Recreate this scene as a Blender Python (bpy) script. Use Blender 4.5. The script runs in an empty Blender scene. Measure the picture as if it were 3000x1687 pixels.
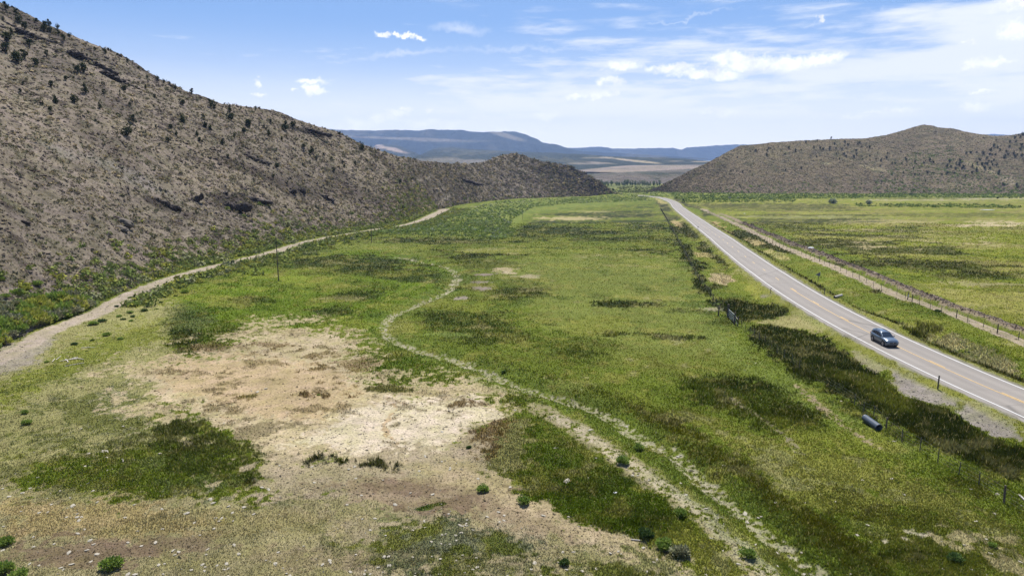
import bpy, bmesh, math, random
import numpy as np
from mathutils import Vector, Matrix, noise as mnoise

# ------------------------------------------------------------------ camera, sky, sun, exposure
SC = bpy.context.scene
R = math.radians
CAMH = 26.0
PITCH = math.atan(388.5/2000.0)
SUN_EL = R(61.0)
SUN_AZ = R(3.0)            # measured from +Y towards +X: the sun stands ahead of the camera
EXPO = 1.1
cam_data = bpy.data.cameras.new('camera')
cam_data.lens = 24.0; cam_data.sensor_width = 36.0
cam_data.clip_start = 0.5; cam_data.clip_end = 120000.0
cam = bpy.data.objects.new('camera', cam_data)
SC.collection.objects.link(cam)
cam.location = (0, 0, CAMH)
cam.rotation_euler = (math.pi/2-PITCH, 0, 0)
SC.camera = cam
SC.view_settings.view_transform = 'Standard'
SC.view_settings.look = 'None'
SC.view_settings.exposure = EXPO
SC.view_settings.gamma = 1.0
SC.view_settings.use_curve_mapping = False
SC.render.engine = 'CYCLES'
SC.cycles.max_bounces = 4
SC.cycles.diffuse_bounces = 2
SC.cycles.glossy_bounces = 2
SC.cycles.transparent_max_bounces = 8
SC.cycles.volume_bounces = 0
SC.cycles.use_denoising = True
SC.cycles.denoiser = 'OPENIMAGEDENOISE'
SC.cycles.denoising_input_passes = 'RGB_ALBEDO_NORMAL'
SC.cycles.sample_clamp_indirect = 3.0

# the photograph was measured in a 2576 px wide view; D() turns such a pixel into a ray
cp, sp = math.cos(PITCH), math.sin(PITCH)
F = 2000.0*2576/3000
def rays(px, py):
    dx = (np.asarray(px, float)-1288.0)/F; dy = -(np.asarray(py, float)-724.4)/F
    return dx, cp+dy*sp, -sp+dy*cp
def project(X, Y, Z):
    dz = Z-CAMH
    dep = Y*cp-dz*sp
    dep = np.where(dep < 0.5, 0.5, dep)
    return 1288.0+F*X/dep, 724.4-F*(Y*sp+dz*cp)/dep
def azel(px, py):
    x, y, z = rays(px, py)
    return math.atan2(x, y), math.atan2(z, math.hypot(x, y))

world = bpy.data.worlds.new('World')
SC.world = world
world.use_nodes = True
NT = world.node_tree
NT.nodes.clear()
def N(nt, kind, **kw):
    n = nt.nodes.new(kind)
    for k, v in kw.items():
        if k == 'inp':
            for i, val in v.items():
                s = n.inputs[i]
                if hasattr(val, 'is_output'): nt.links.new(val, s)
                else: s.default_value = val
        else: setattr(n, k, v)
    return n
def math_n(nt, op, a, b=0.0, clamp=False):
    n = N(nt, 'ShaderNodeMath', operation=op, use_clamp=clamp, inp={0: a, 1: b})
    return n.outputs[0]
SKY_S = 0.06
sky = N(NT, 'ShaderNodeTexSky', sky_type='NISHITA', sun_disc=False, sun_elevation=SUN_EL,
        sun_rotation=SUN_AZ, altitude=2000.0, air_density=1.0, dust_density=0.6, ozone_density=2.5)
tc = N(NT, 'ShaderNodeTexCoord')
sep = N(NT, 'ShaderNodeSeparateXYZ', inp={0: tc.outputs['Generated']})
az = math_n(NT, 'ARCTAN2', sep.outputs[0], sep.outputs[1])
el = math_n(NT, 'ARCSINE', sep.outputs[2])
ae = N(NT, 'ShaderNodeCombineXYZ', inp={0: az, 1: el, 2: 0.0})
# puffy fair-weather clouds: soft ellipses in azimuth/elevation with a ragged edge
nz = N(NT, 'ShaderNodeTexNoise', inp={'Vector': ae.outputs[0], 'Scale': 38.0, 'Detail': 8.0, 'Roughness': 0.68})
cen = N(NT, 'ShaderNodeVectorMath', operation='SUBTRACT', inp={0: nz.outputs['Color'], 1: (0.5, 0.5, 0.5)})
wob = N(NT, 'ShaderNodeVectorMath', operation='MULTIPLY', inp={0: cen.outputs[0], 1: (0.060, 0.034, 0.0)})
aew = N(NT, 'ShaderNodeVectorMath', operation='ADD', inp={0: ae.outputs[0], 1: wob.outputs[0]})
CLOUDS = [(963,88,17,6),(1000,89,14,6),(1030,92,14,6),(1057,97,14,4),(652,208,13,9),(656,237,17,5),
 (788,205,30,8),(798,226,25,9),(740,232,10,3),(993,286,30,7),(1018,274,12,4),(1080,277,14,4),(962,301,36,12),(1095,312,60,9),(890,316,52,13),(870,308,20,7),
 (1565,167,46,10),(1535,205,27,10),(1512,241,36,7),(1445,240,26,5),(1545,236,15,5),
 (1840,150,55,15),(1905,158,70,17),(1985,160,70,16),(2060,150,55,14),(1690,170,52,11),(1770,186,75,14),(1820,190,45,12),(2100,148,25,9),
 (1815,281,46,10),(1375,291,30,9),(2235,278,60,6),(2452,271,40,9),(2150,290,30,5),(2460,160,46,14),(2430,168,20,8),(2520,155,30,7),
 (2560,78,40,20),(2430,105,16,5),(2052,48,10,6),(2545,15,50,14),(2470,232,30,5),(1255,330,30,6),(1330,335,40,6)]
acc = None
for (cx, cy, rx, ry) in CLOUDS:
    a0, e0 = azel(cx, cy)
    a1, _ = azel(cx+rx, cy); _, e1 = azel(cx, cy-ry)
    s = N(NT, 'ShaderNodeVectorMath', operation='SUBTRACT', inp={0: aew.outputs[0], 1: (a0, e0, 0)})
    m = N(NT, 'ShaderNodeVectorMath', operation='MULTIPLY', inp={0: s.outputs[0], 1: (1/abs(a1-a0)/1.25, 1/abs(e1-e0)/1.25, 0)})
    l = N(NT, 'ShaderNodeVectorMath', operation='LENGTH', inp={0: m.outputs[0]})
    v = l.outputs['Value']
    acc = v if acc is None else math_n(NT, 'MINIMUM', acc, v)
puff = N(NT, 'ShaderNodeMapRange', interpolation_type='SMOOTHSTEP', inp={0: acc, 1: 1.25, 2: 0.42, 3: 0.0, 4: 1.0})
# high thin streaks, thicker to the right and low down
map1 = N(NT, 'ShaderNodeMapping', inp={'Vector': ae.outputs[0], 'Rotation': (0, 0, R(5.0)), 'Scale': (1.7, 13.0, 1.0)})
n1 = N(NT, 'ShaderNodeTexNoise', inp={'Vector': map1.outputs[0], 'Scale': 1.5, 'Detail': 7.0, 'Roughness': 0.56, 'Distortion': 0.4})
map2 = N(NT, 'ShaderNodeMapping', inp={'Vector': ae.outputs[0], 'Rotation': (0, 0, R(-4.0)), 'Scale': (5.0, 30.0, 1.0), 'Location': (3.1, 1.7, 0)})
n2 = N(NT, 'ShaderNodeTexNoise', inp={'Vector': map2.outputs[0], 'Scale': 1.8, 'Detail': 6.0, 'Roughness': 0.6})
bias = math_n(NT, 'ADD', math_n(NT, 'MULTIPLY', az, 0.30), math_n(NT, 'MULTIPLY', math_n(NT, 'SUBTRACT', 0.16, el), 2.6))
bias = math_n(NT, 'MAXIMUM', math_n(NT, 'MINIMUM', math_n(NT, 'ADD', bias, 0.08), 0.38), -0.5)
c0 = math_n(NT, 'ADD', math_n(NT, 'ADD', n1.outputs[0], math_n(NT, 'MULTIPLY', n2.outputs[0], 0.75)), bias)
cir = N(NT, 'ShaderNodeMapRange', interpolation_type='SMOOTHSTEP', inp={0: c0, 1: 0.93, 2: 1.28, 3: 0.0, 4: 1.0})
# long contrail-like arcs
STREAKS = [(1500,190,420,26,3,.8),(2100,150,500,30,3,.8),(2300,200,420,30,2,.85),(1750,235,420,28,4,.8),(2150,320,520,34,0,.9),(1400,330,420,30,1,.9),(1000,265,260,20,4,.7),(1600,290,400,26,2,.8),(900,250,170,14,4,.5),(850,160,90,10,16,.5),(1010,137,150,8,7,.6),(1400,124,320,7,1,.55),(1800,112,260,9,3,.4),(1160,76,60,9,-4,.6),(1720,48,110,2.5,9,.45),
 (1300,236,420,16,3,.55),(2265,45,95,15,0,.85),(2330,70,130,18,6,.5),(2490,30,90,16,14,.7),(2030,62,26,5,6,.5),(1700,140,210,18,2,.6),(2250,130,330,18,4,.5),(1100,255,300,15,2,.6),(2000,215,300,15,5,.55)]
st = None
for (cx, cy, rx, ry, rot, amt) in STREAKS:
    a0, e0 = azel(cx, cy)
    a1, _ = azel(cx+rx, cy); _, e1 = azel(cx, cy-ry)
    m = N(NT, 'ShaderNodeMapping', vector_type='TEXTURE', inp={'Vector': aew.outputs[0], 'Location': (a0, e0, 0), 'Rotation': (0, 0, R(rot)), 'Scale': (abs(a1-a0)*1.5, abs(e1-e0)*2.0, 1)})
    l = N(NT, 'ShaderNodeVectorMath', operation='LENGTH', inp={0: m.outputs[0]})
    v = math_n(NT, 'MULTIPLY', math_n(NT, 'SUBTRACT', 1.0, l.outputs['Value'], clamp=True), amt)
    st = v if st is None else math_n(NT, 'MAXIMUM', st, v)
st = math_n(NT, 'MULTIPLY', st, math_n(NT, 'ADD', math_n(NT, 'MULTIPLY', n2.outputs[0], 3.6), -0.75, clamp=True))
cov = math_n(NT, 'MAXIMUM', cir.outputs[0], st)
hor = N(NT, 'ShaderNodeMapRange', interpolation_type='SMOOTHSTEP', inp={0: el, 1: 0.19, 2: 0.01, 3: 0.0, 4: 0.95})
cov = math_n(NT, 'MAXIMUM', cov, math_n(NT, 'MULTIPLY', hor.outputs[0], math_n(NT, 'ADD', math_n(NT, 'MULTIPLY', n1.outputs[0], 0.8), 0.55, clamp=True)))
CW = 0.93/(SKY_S*2**EXPO)
# the blue itself: a touch paler than the clear sky model
hsv = N(NT, 'ShaderNodeMix', data_type='RGBA', inp={0: 0.62, 6: sky.outputs[0], 7: (CW*.27, CW*.50, CW*.98, 1)})
mx1 = N(NT, 'ShaderNodeMix', data_type='RGBA', inp={0: cov, 6: hsv.outputs[2], 7: (CW*1.06, CW*1.11, CW*1.2, 1)})
mx2 = N(NT, 'ShaderNodeMix', data_type='RGBA', inp={0: puff.outputs[0], 6: mx1.outputs[2], 7: (CW*1.4, CW*1.4, CW*1.42, 1)})
shd = N(NT, 'ShaderNodeMapRange', inp={0: nz.outputs[0], 1: .35, 2: .6, 3: 0.0, 4: 1.0})
pcol = N(NT, 'ShaderNodeMix', data_type='RGBA', inp={0: shd.outputs[0], 6: (CW*1.0, CW*1.04, CW*1.12, 1), 7: (CW*1.45, CW*1.45, CW*1.45, 1)})
NT.links.new(pcol.outputs[2], mx2.inputs[7])
hw_ = N(NT, 'ShaderNodeMapRange', interpolation_type='SMOOTHSTEP', inp={0: el, 1: 0.13, 2: -0.01, 3: 0.0, 4: 0.9})
mx3 = N(NT, 'ShaderNodeMix', data_type='RGBA', inp={0: hw_.outputs[0], 6: mx2.outputs[2], 7: (CW*1.55, CW*1.5, CW*1.38, 1)})
bg = N(NT, 'ShaderNodeBackground', inp={0: mx3.outputs[2], 1: SKY_S})
wo = N(NT, 'ShaderNodeOutputWorld', inp={0: bg.outputs[0]})

sun_data = bpy.data.lights.new('sun', 'SUN')
sun_data.energy = 5.0
sun_data.angle = R(0.53)
sun_data.color = (1.0, 0.955, 0.89)
sun = bpy.data.objects.new('sun', sun_data)
SC.collection.objects.link(sun)
sun.rotation_euler = Vector((-math.sin(SUN_AZ)*math.cos(SUN_EL), -math.cos(SUN_AZ)*math.cos(SUN_EL), -math.sin(SUN_EL))).to_track_quat('-Z', 'Y').to_euler()
sun.location = (0, 300, 400)

# ------------------------------------------------------------------ helpers
rng = np.random.default_rng(11)
random.seed(5)
def srgb(r, g, b):
    c = np.array([r, g, b], float)/255.0
    return np.where(c <= .04045, c/12.92, ((c+.055)/1.055)**2.4)
ALB = 0.37                       # photograph value -> surface albedo under this light and exposure
def alb(c): return srgb(*c)*ALB
def _hash(ix, iy, seed):
    h = (ix.astype(np.int64)*374761393 + iy.astype(np.int64)*668265263 + seed*1442695041) & 0xffffffff
    h = ((h ^ (h >> 13))*1274126177) & 0xffffffff
    return ((h ^ (h >> 16)) & 0xffffff)/float(0xffffff)
def vnoise(x, y, seed=0):
    ix = np.floor(x); iy = np.floor(y); fx = x-ix; fy = y-iy
    ix = ix.astype(np.int64); iy = iy.astype(np.int64)
    fx = fx*fx*(3-2*fx); fy = fy*fy*(3-2*fy)
    a = _hash(ix, iy, seed); b = _hash(ix+1, iy, seed); c = _hash(ix, iy+1, seed); d = _hash(ix+1, iy+1, seed)
    return (a+(b-a)*fx)*(1-fy)+(c+(d-c)*fx)*fy
def fbm(x, y, scale, octs=4, seed=0, gain=.5):
    x = np.asarray(x, float)/scale; y = np.asarray(y, float)/scale
    s = 0; amp = 1; tot = 0
    for o in range(octs):
        s = s+amp*vnoise(x+o*17.3, y-o*9.1, seed+o*7); tot += amp; amp *= gain
        x, y = (x*.8-y*.6)*2.03, (x*.6+y*.8)*2.03
    return s/tot*2-1
def sstep(e0, e1, x):
    t = np.clip((x-e0)/(e1-e0), 0, 1); return t*t*(3-2*t)
def lerp(a, b, t): return a+(b-a)*t
def pdist(X, Y, pts):
    """distance, signed side offset and arc length from a world polyline"""
    best = np.full(np.shape(X), 1e18); side = np.zeros(np.shape(X)); arc = np.zeros(np.shape(X)); L = 0
    P = np.asarray(pts, float)
    for a, b in zip(P[:-1], P[1:]):
        d = b-a; ln = math.hypot(*d)
        if ln < 1e-6: continue
        t = np.clip(((X-a[0])*d[0]+(Y-a[1])*d[1])/ln**2, 0, 1)
        ex = X-a[0]-t*d[0]; ey = Y-a[1]-t*d[1]; q = ex*ex+ey*ey
        m = q < best
        best = np.where(m, q, best); side = np.where(m, np.sign(ex*d[1]-ey*d[0]), side); arc = np.where(m, L+t*ln, arc)
        L += ln
    best = np.sqrt(best)
    return best, side*best, arc
def polysd(px, py, poly):
    """signed distance (inside > 0) in view pixels, height counted double"""
    P = np.asarray(poly, float); n = len(P)
    inside = np.zeros(np.shape(px), bool); best = np.full(np.shape(px), 1e18)
    for i in range(n):
        a = P[i]; b = P[(i+1) % n]
        c = ((a[1] > py) != (b[1] > py))
        if a[1] != b[1]:
            inside ^= c & (px < (b[0]-a[0])*(py-a[1])/(b[1]-a[1])+a[0])
        dx, dy = b[0]-a[0], (b[1]-a[1])*2
        ex = px-a[0]; ey = (py-a[1])*2
        t = np.clip((ex*dx+ey*dy)/(dx*dx+dy*dy+1e-9), 0, 1)
        best = np.minimum(best, (ex-t*dx)**2+(ey-t*dy)**2)
    return np.sqrt(best)*np.where(inside, 1, -1)
def smooth_line(pts, n=8):
    P = [np.array(p, float) for p in pts]; out = []
    P = [2*P[0]-P[1]]+P+[2*P[-1]-P[-2]]
    for i in range(1, len(P)-2):
        for k in range(n):
            t = k/n
            out.append(.5*((2*P[i])+(-P[i-1]+P[i+1])*t+(2*P[i-1]-5*P[i]+4*P[i+1]-P[i+2])*t*t+(-P[i-1]+3*P[i]-3*P[i+1]+P[i+2])*t**3))
    out.append(P[-2]); return np.array(out)

def tag(o, label=None, cat=None, group=None, kind=None):
    if label: o['label'] = label
    if cat: o['category'] = cat
    if group: o['group'] = group
    if kind: o['kind'] = kind
    return o
def link(o, parent=None):
    SC.collection.objects.link(o)
    if parent is not None: o.parent = parent
    return o
def mesh_np(name, verts, faces, mat, col=None, smooth=False, facecol=None):
    """faces: (n,k) int array"""
    me = bpy.data.meshes.new(name)
    verts = np.ascontiguousarray(verts, dtype=np.float32); faces = np.ascontiguousarray(faces, dtype=np.int32)
    nf, k = faces.shape
    me.vertices.add(len(verts)); me.vertices.foreach_set('co', verts.ravel())
    me.loops.add(nf*k); me.loops.foreach_set('vertex_index', faces.ravel())
    me.polygons.add(nf); me.polygons.foreach_set('loop_start', np.arange(0, nf*k, k, dtype=np.int32))
    try: me.polygons.foreach_set('loop_total', np.full(nf, k, dtype=np.int32))
    except Exception: pass
    me.polygons.foreach_set('use_smooth', np.full(nf, smooth, dtype=bool))
    me.update(calc_edges=True)
    if col is not None:
        a = me.color_attributes.new('Col', 'FLOAT_COLOR', 'POINT')
        c4 = np.ones((len(verts), 4), dtype=np.float32); c4[:, :3] = col
        a.data.foreach_set('color', c4.ravel())
    if mat: me.materials.append(mat)
    return me
def obj_np(name, *a, parent=None, **k):
    return link(bpy.data.objects.new(name, mesh_np(name, *a, **k)), parent)
def empty(name, loc, rz=0):
    o = bpy.data.objects.new(name, None); SC.collection.objects.link(o)
    o.location = loc; o.rotation_euler = (0, 0, rz); o.empty_display_size = .3
    return o

ORD = 'first second third fourth fifth sixth seventh eighth ninth tenth eleventh twelfth thirteenth fourteenth fifteenth sixteenth seventeenth eighteenth nineteenth twentieth'.split()
def view_px(o):
    x, y = project(o.location.x, o.location.y, o.location.z); return float(x), float(y)
def label_by_place(objs, what, zones, tail=''):
    """zones: (xmax, ymin, words); inside each zone things are told apart by their order from the left"""
    cell = {}
    for o in objs:
        x, y = view_px(o)
        z = next((w for (x0, x1, y0, y1, w) in zones if x0 <= x < x1 and y0 <= y < y1), None) or min(zones, key=lambda q: abs((q[0]+q[1])/2-x)/400+abs((q[2]+q[3])/2-y)/80)[4]
        cell.setdefault(z, []).append((x, o))
    parts_ = {}
    for z, L in cell.items():
        L.sort(key=lambda a: -view_px(a[1])[1]); k = -(-len(L)//39)
        for j in range(k):
            parts_[('nearest, ', 'behind those, ', 'further back, ', 'rearmost, ')[min(j, 3)]+z if k > 1 else z] = L[j*len(L)//k:(j+1)*len(L)//k]
    for z, L in parts_.items():
        L.sort(key=lambda a: a[0])
        for i, (x, o) in enumerate(L):
            if i < 20: o['label'] = '%s, %s from left %s' % (what, ORD[i], z)
            else: o['label'] = '%s, %s from right %s' % (what, ORD[min(len(L)-1-i, 19)], z)
def group_of(g): return [o for o in SC.objects if o.get('group') == g]

# ------------------------------------------------------------------ materials
def mat_new(name):
    m = bpy.data.materials.new(name); m.use_nodes = True
    m.node_tree.nodes.clear(); return m, m.node_tree
def mat_simple(name, color, rough=.8, metal=0.0, spec=.3, noise_amt=.25, noise_scale=6.0, coat=0.0, bump=0.0, flakes=None):
    m, nt = mat_new(name)
    tcn = N(nt, 'ShaderNodeTexCoord')
    nz = N(nt, 'ShaderNodeTexNoise', inp={'Vector': tcn.outputs['Object'], 'Scale': noise_scale, 'Detail': 4.0, 'Roughness': .6})
    mr = N(nt, 'ShaderNodeMapRange', inp={0: nz.outputs[0], 1: .25, 2: .75, 3: 1-noise_amt, 4: 1+noise_amt})
    mul = N(nt, 'ShaderNodeVectorMath', operation='SCALE', inp={0: tuple(color), 'Scale': mr.outputs[0]})
    p = N(nt, 'ShaderNodeBsdfPrincipled', inp={'Base Color': mul.outputs[0], 'Roughness': rough, 'Metallic': metal, 'Specular IOR Level': spec, 'Coat Weight': coat})
    if bump:
        b = N(nt, 'ShaderNodeBump', inp={'Strength': bump, 'Distance': .05, 'Height': nz.outputs[0]})
        nt.links.new(b.outputs[0], p.inputs['Normal'])
    N(nt, 'ShaderNodeOutputMaterial', inp={0: p.outputs[0]})
    return m
def mat_terrain(name, fine, speck=.35, bump=.5, bdist=.15, coarse=None, contrast=(0.62, 1.42), rough=.95):
    """vertex colour of the ground cover, broken up by several sizes of world-space noise"""
    m, nt = mat_new(name)
    tcn = N(nt, 'ShaderNodeTexCoord')
    at = N(nt, 'ShaderNodeAttribute', attribute_name='Col')
    n1 = N(nt, 'ShaderNodeTexNoise', inp={'Vector': tcn.outputs['Object'], 'Scale': 1/fine, 'Detail': 6.0, 'Roughness': .72})
    n2 = N(nt, 'ShaderNodeTexNoise', inp={'Vector': tcn.outputs['Object'], 'Scale': 1/(coarse or fine*7), 'Detail': 5.0, 'Roughness': .65})
    m1 = N(nt, 'ShaderNodeMapRange', inp={0: n1.outputs[0], 1: .32, 2: .68, 3: contrast[0], 4: contrast[1]})
    m2 = N(nt, 'ShaderNodeMapRange', inp={0: n2.outputs[0], 1: .3, 2: .7, 3: .86, 4: 1.14})
    k = math_n(nt, 'MULTIPLY', m1.outputs[0], m2.outputs[0])
    mul = N(nt, 'ShaderNodeVectorMath', operation='SCALE', inp={0: at.outputs['Color'], 'Scale': k})
    # slight drift of hue from the second noise
    tint = N(nt, 'ShaderNodeMix', data_type='RGBA', blend_type='MULTIPLY', inp={0: 1.0, 6: mul.outputs[0]})
    cr = N(nt, 'ShaderNodeValToRGB', inp={0: n2.outputs['Fac'] if 'Fac' in n2.outputs else n2.outputs[0]})
    cr.color_ramp.elements[0].color = (1.0, 1.02, .82, 1); cr.color_ramp.elements[1].color = (1.03, .99, 1.02, 1)
    cr.color_ramp.elements[0].position = .35; cr.color_ramp.elements[1].position = .65
    nt.links.new(cr.outputs[0], tint.inputs[7])
    p = N(nt, 'ShaderNodeBsdfPrincipled', inp={'Base Color': tint.outputs[2], 'Roughness': rough, 'Specular IOR Level': .08})
    b = N(nt, 'ShaderNodeBump', inp={'Strength': bump, 'Distance': bdist, 'Height': n1.outputs[0]})
    nt.links.new(b.outputs[0], p.inputs['Normal'])
    N(nt, 'ShaderNodeOutputMaterial', inp={0: p.outputs[0]})
    return m
def mat_leaf(name, trans=.45, use_attr=True, color=(.05, .07, .02), var=.3, vscale=3.0):
    m, nt = mat_new(name)
    if use_attr:
        at = N(nt, 'ShaderNodeAttribute', attribute_name='Col'); src = at.outputs['Color']
    else:
        tcn = N(nt, 'ShaderNodeTexCoord'); oi = N(nt, 'ShaderNodeObjectInfo')
        nz = N(nt, 'ShaderNodeTexNoise', inp={'Vector': tcn.outputs['Object'], 'Scale': vscale, 'Detail': 3.0})
        a = N(nt, 'ShaderNodeMapRange', inp={0: nz.outputs[0], 1: .3, 2: .7, 3: 1-var, 4: 1+var})
        o = N(nt, 'ShaderNodeMapRange', inp={0: oi.outputs['Random'], 3: .78, 4: 1.25})
        k = math_n(nt, 'MULTIPLY', a.outputs[0], o.outputs[0])
        src = N(nt, 'ShaderNodeVectorMath', operation='SCALE', inp={0: tuple(color), 'Scale': k}).outputs[0]
    d = N(nt, 'ShaderNodeBsdfDiffuse', inp={0: src})
    t = N(nt, 'ShaderNodeBsdfTranslucent', inp={0: src})
    mx = N(nt, 'ShaderNodeMixShader', inp={0: trans, 1: d.outputs[0], 2: t.outputs[0]})
    N(nt, 'ShaderNodeOutputMaterial', inp={0: mx.outputs[0]})
    return m
M_ground = mat_terrain('meadow_ground', .22, bump=.6, bdist=.06, coarse=2.2, contrast=(.66, 1.34))
M_hill = mat_terrain('stony_hill', .55, bump=.7, bdist=.2, coarse=5.0, contrast=(.68, 1.32))
M_hillfar = mat_terrain('shrubby_hill', 1.7, bump=.6, bdist=.6, coarse=16.0, contrast=(.7, 1.3))
M_far = mat_terrain('wooded_far_hill', 25.0, bump=.7, bdist=12.0, coarse=180.0, contrast=(.6, 1.4))
M_blade = mat_leaf('grass_blade', .45)
M_leaf = mat_leaf('shrub_leaf', .2)
M_rock = mat_simple('basalt', alb((108, 94, 84)), rough=.95, noise_amt=.45, noise_scale=3.0, bump=.6)
M_rockdark = mat_simple('dark_basalt', alb((84, 73, 66)), rough=.95, noise_amt=.5, noise_scale=1.2, bump=.8)
M_boulder = mat_simple('weathered_boulder', alb((128, 118, 106)), rough=.95, noise_amt=.35, noise_scale=1.5, bump=.7)
M_stone = mat_simple('pale_stone', alb((206, 197, 178)), rough=.9, noise_amt=.2, noise_scale=5.0)
M_wood = mat_simple('weathered_wood', (.075, .058, .045), rough=.9, noise_amt=.4, noise_scale=9.0)
M_woodpale = mat_simple('sun_bleached_wood', (.36, .33, .28), rough=.9, noise_amt=.3, noise_scale=7.0)
M_steel = mat_simple('rusty_steel_post', (.06, .055, .045), rough=.7, noise_amt=.3)
M_wire = mat_simple('galvanised_wire', (.16, .155, .14), rough=.6, metal=.2, noise_amt=.1)
M_bark = mat_simple('juniper_bark', (.07, .055, .045), rough=.95, noise_amt=.3)

# ------------------------------------------------------------------ lie of the land
BY = np.array([-50, 150, 181, 230, 300, 404, 520, 730, 1300, 2200, 6000.])
BZ = np.array([0, 0, -.5, -1.9, -4.8, -8.0, -12.0, -18.5, -32.0, -40, -48.])
def base(Y): return np.interp(Y, BY, BZ)
def hit_base(px, py):
    """where the sight line through a view pixel meets the valley floor"""
    rx, ry, rz = rays(px, py); z = np.zeros(np.shape(rx))
    for _ in range(60):
        s = (z-CAMH)/np.minimum(rz, -1e-4); z = .5*z+.5*base(ry*s)
    s = (z-CAMH)/np.minimum(rz, -1e-4)
    return rx*s, ry*s
def W(pts):
    p = np.asarray(pts, float); x, y = hit_base(p[:, 0], p[:, 1]); return np.c_[x, y]
def O(pts): return [(x*.85867, y*.85867) for x, y in pts]                  # 3000 px view -> 2576 px view
def Z4(pts): return O([(1800+x/4.293, 500+y/4.293) for x, y in pts])
def Z1(pts): return O([(2400+x/4.293, 850+y/4.293) for x, y in pts])
def Z6(pts): return O([(2000+x/4.293, 750+y/4.293) for x, y in pts])
def Z3(pts): return O([(2400+x/4.293, 1150+y/4.293) for x, y in pts])
# highway: both painted edge lines were measured
RL = O([(1903.3,576.7),(1942,582.5),(1968.5,604.3),(1992.6,626),(2012,641.5),(2041.5,664.8),(2083.5,701.3),(2109.9,723),(2143.3,751.8),(2185.3,786),(2254,838.5),(2348.6,899),(2400,929.2),(2546.8,1013),(2749.4,1108.6),(2917,1187)])
RR = O([(1903,573.5),(1953.8,580.6),(1963.9,584),(1998.8,606.6),(2032.2,629.5),(2048.5,640),(2088,664.8),(2129.3,691.2),(2168,716.5),(2219.4,751.8),(2260,779),(2353.3,837.3),(2420.5,877),(2593.3,964),(2712,1013),(3000,1141)])
wl, wr = W(RL), W(RR)
ys = np.array([52, 62, 72, 84, 96, 110, 125, 142, 160, 180, 205, 235, 270, 310, 350, 400, 450, 500, 550.])
ol = np.argsort(wl[:, 1]); orr = np.argsort(wr[:, 1])
xl = np.interp(ys, wl[ol, 1], wl[ol, 0]); xr = np.interp(ys, wr[orr, 1], wr[orr, 0])
xl[ys < wl[:, 1].min()] = np.nan; xr[ys < wr[:, 1].min()] = np.nan
cx_ = xl+3.5
coef = np.polyfit(ys[~np.isnan(cx_)], cx_[~np.isnan(cx_)], 6)
ROADC = [(np.polyval(coef, max(y, 66))+(.012*(66-y) if y < 66 else 0), y) for y in list(range(6, 66, 6))+list(range(66, 520, 8))]
# the far end swings left out of sight
ROADC = np.array(ROADC)
ROADC = np.r_[ROADC, W(O([(1975,594.5), (1958, 586.5), (1942, 581), (1925,578.2), (1900, 575.5), (1870, 572.5)]))[0:]]
ROADC = ROADC[np.r_[True, np.hypot(*(np.diff(ROADC, axis=0).T)) > 3]]
ROADC = smooth_line(ROADC, 3)
GULLY = smooth_line(W([(1000,640),(1080,655),(1130,670),(1150,695),(1120,728),(1040,762),(985,785),(966,815),(995,848),(1060,872),(1150,898),(1250,935),(1340,968),(1440,995),(1520,1025),(1600,1075),(1690,1120),(1750,1175),(1830,1240),(1900,1300),(1990,1375),(2080,1440),(2200,1520)]), 5)
TRACKR = smooth_line(W(Z4([(1100,478),(1300,560),(1600,690),(1900,835),(2200,975)])+Z1([(900,5),(1200,95),(1500,195),(1900,350),(2200,460),(2576,610),(3000,770)])), 5)
BERM = smooth_line(W(Z4([(1200,478),(1600,640),(1900,770),(2300,925)])+Z1([(1180,-10),(1400,60),(1700,175),(2000,275),(2300,375),(2576,470),(3000,620)])), 5)
DIRT = smooth_line(W([(-80,930),(30,880),(130,822),(230,785),(330,737),(430,697),(560,661),(680,632),(760,608),(860,589),(940,577),(1010,567),(1060,553),(1095,538),(1120,526)]), 5)
FENCEL = smooth_line(W(O([(1919,590),(1932,608),(1944,627),(1960,655),(1985,700),(2010,745)])+Z4([(1020,1290)])+Z6([(330,440),(420,590),(560,740),(690,880),(790,960),(960,1070),(1110,1190),(1280,1290),(1460,1430)])+Z3([(440,160),(640,330),(830,490),(1040,630),(1260,740),(1490,890),(1750,1040),(2005,1175),(2320,1390),(2600,1560)])), 4)
FENCER = smooth_line(W(Z4([(1130,500),(1300,580),(1600,720),(1900,860),(2190,970)])+Z1([(860,20),(975,60),(1165,150),(1390,232),(1535,285),(1720,352),(1860,405),(2060,470),(2237,540),(2505,625),(2800,740)])), 4)

def height(X, Y, detail=True):
    X = np.asarray(X, float); Y = np.asarray(Y, float)
    z = base(Y)+0*X
    d, s, _ = pdist(X, Y, ROADC)
    shoulder = sstep(4.4, 8.0, d)
    far = 1-sstep(350, 520, Y)
    z = z-shoulder*.45*far
    # roadside ditches
    z = z-.55*np.exp(-((s-(9.0))/1.6)**2)*far-.5*np.exp(-((s+8.5)/3.0)**2)*far
    dg, _, _ = pdist(X, Y, GULLY)
    z = z-.55*np.exp(-(dg/1.5)**2)
    db, _, _ = pdist(X, Y, BERM)
    z = z+(.42+.25*fbm(X, Y, 1.1, 3, 31))*np.exp(-(db/1.15)**2)*(1-sstep(330, 420, Y))-.4*np.exp(-((db-2.2)/.6)**2)*(1-sstep(250, 300, Y))
    rough = sstep(4.2, 6, d)
    z = z+rough*(.35*fbm(X, Y, 22, 3, 3)+.10*fbm(X, Y, 2.6, 3, 5)+(.05*fbm(X, Y, .5, 2, 8) if detail else 0))
    return z
def hit(px, py):
    rx, ry, rz = rays(px, py); rz = np.minimum(rz, -1e-4); z = base(hit_base(px, py)[1])
    for _ in range(25):
        s = (z-CAMH)/rz; z = .5*z+.5*height(rx*s, ry*s, False)
    s = (z-CAMH)/rz
    return rx*s, ry*s, height(rx*s, ry*s)

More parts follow.
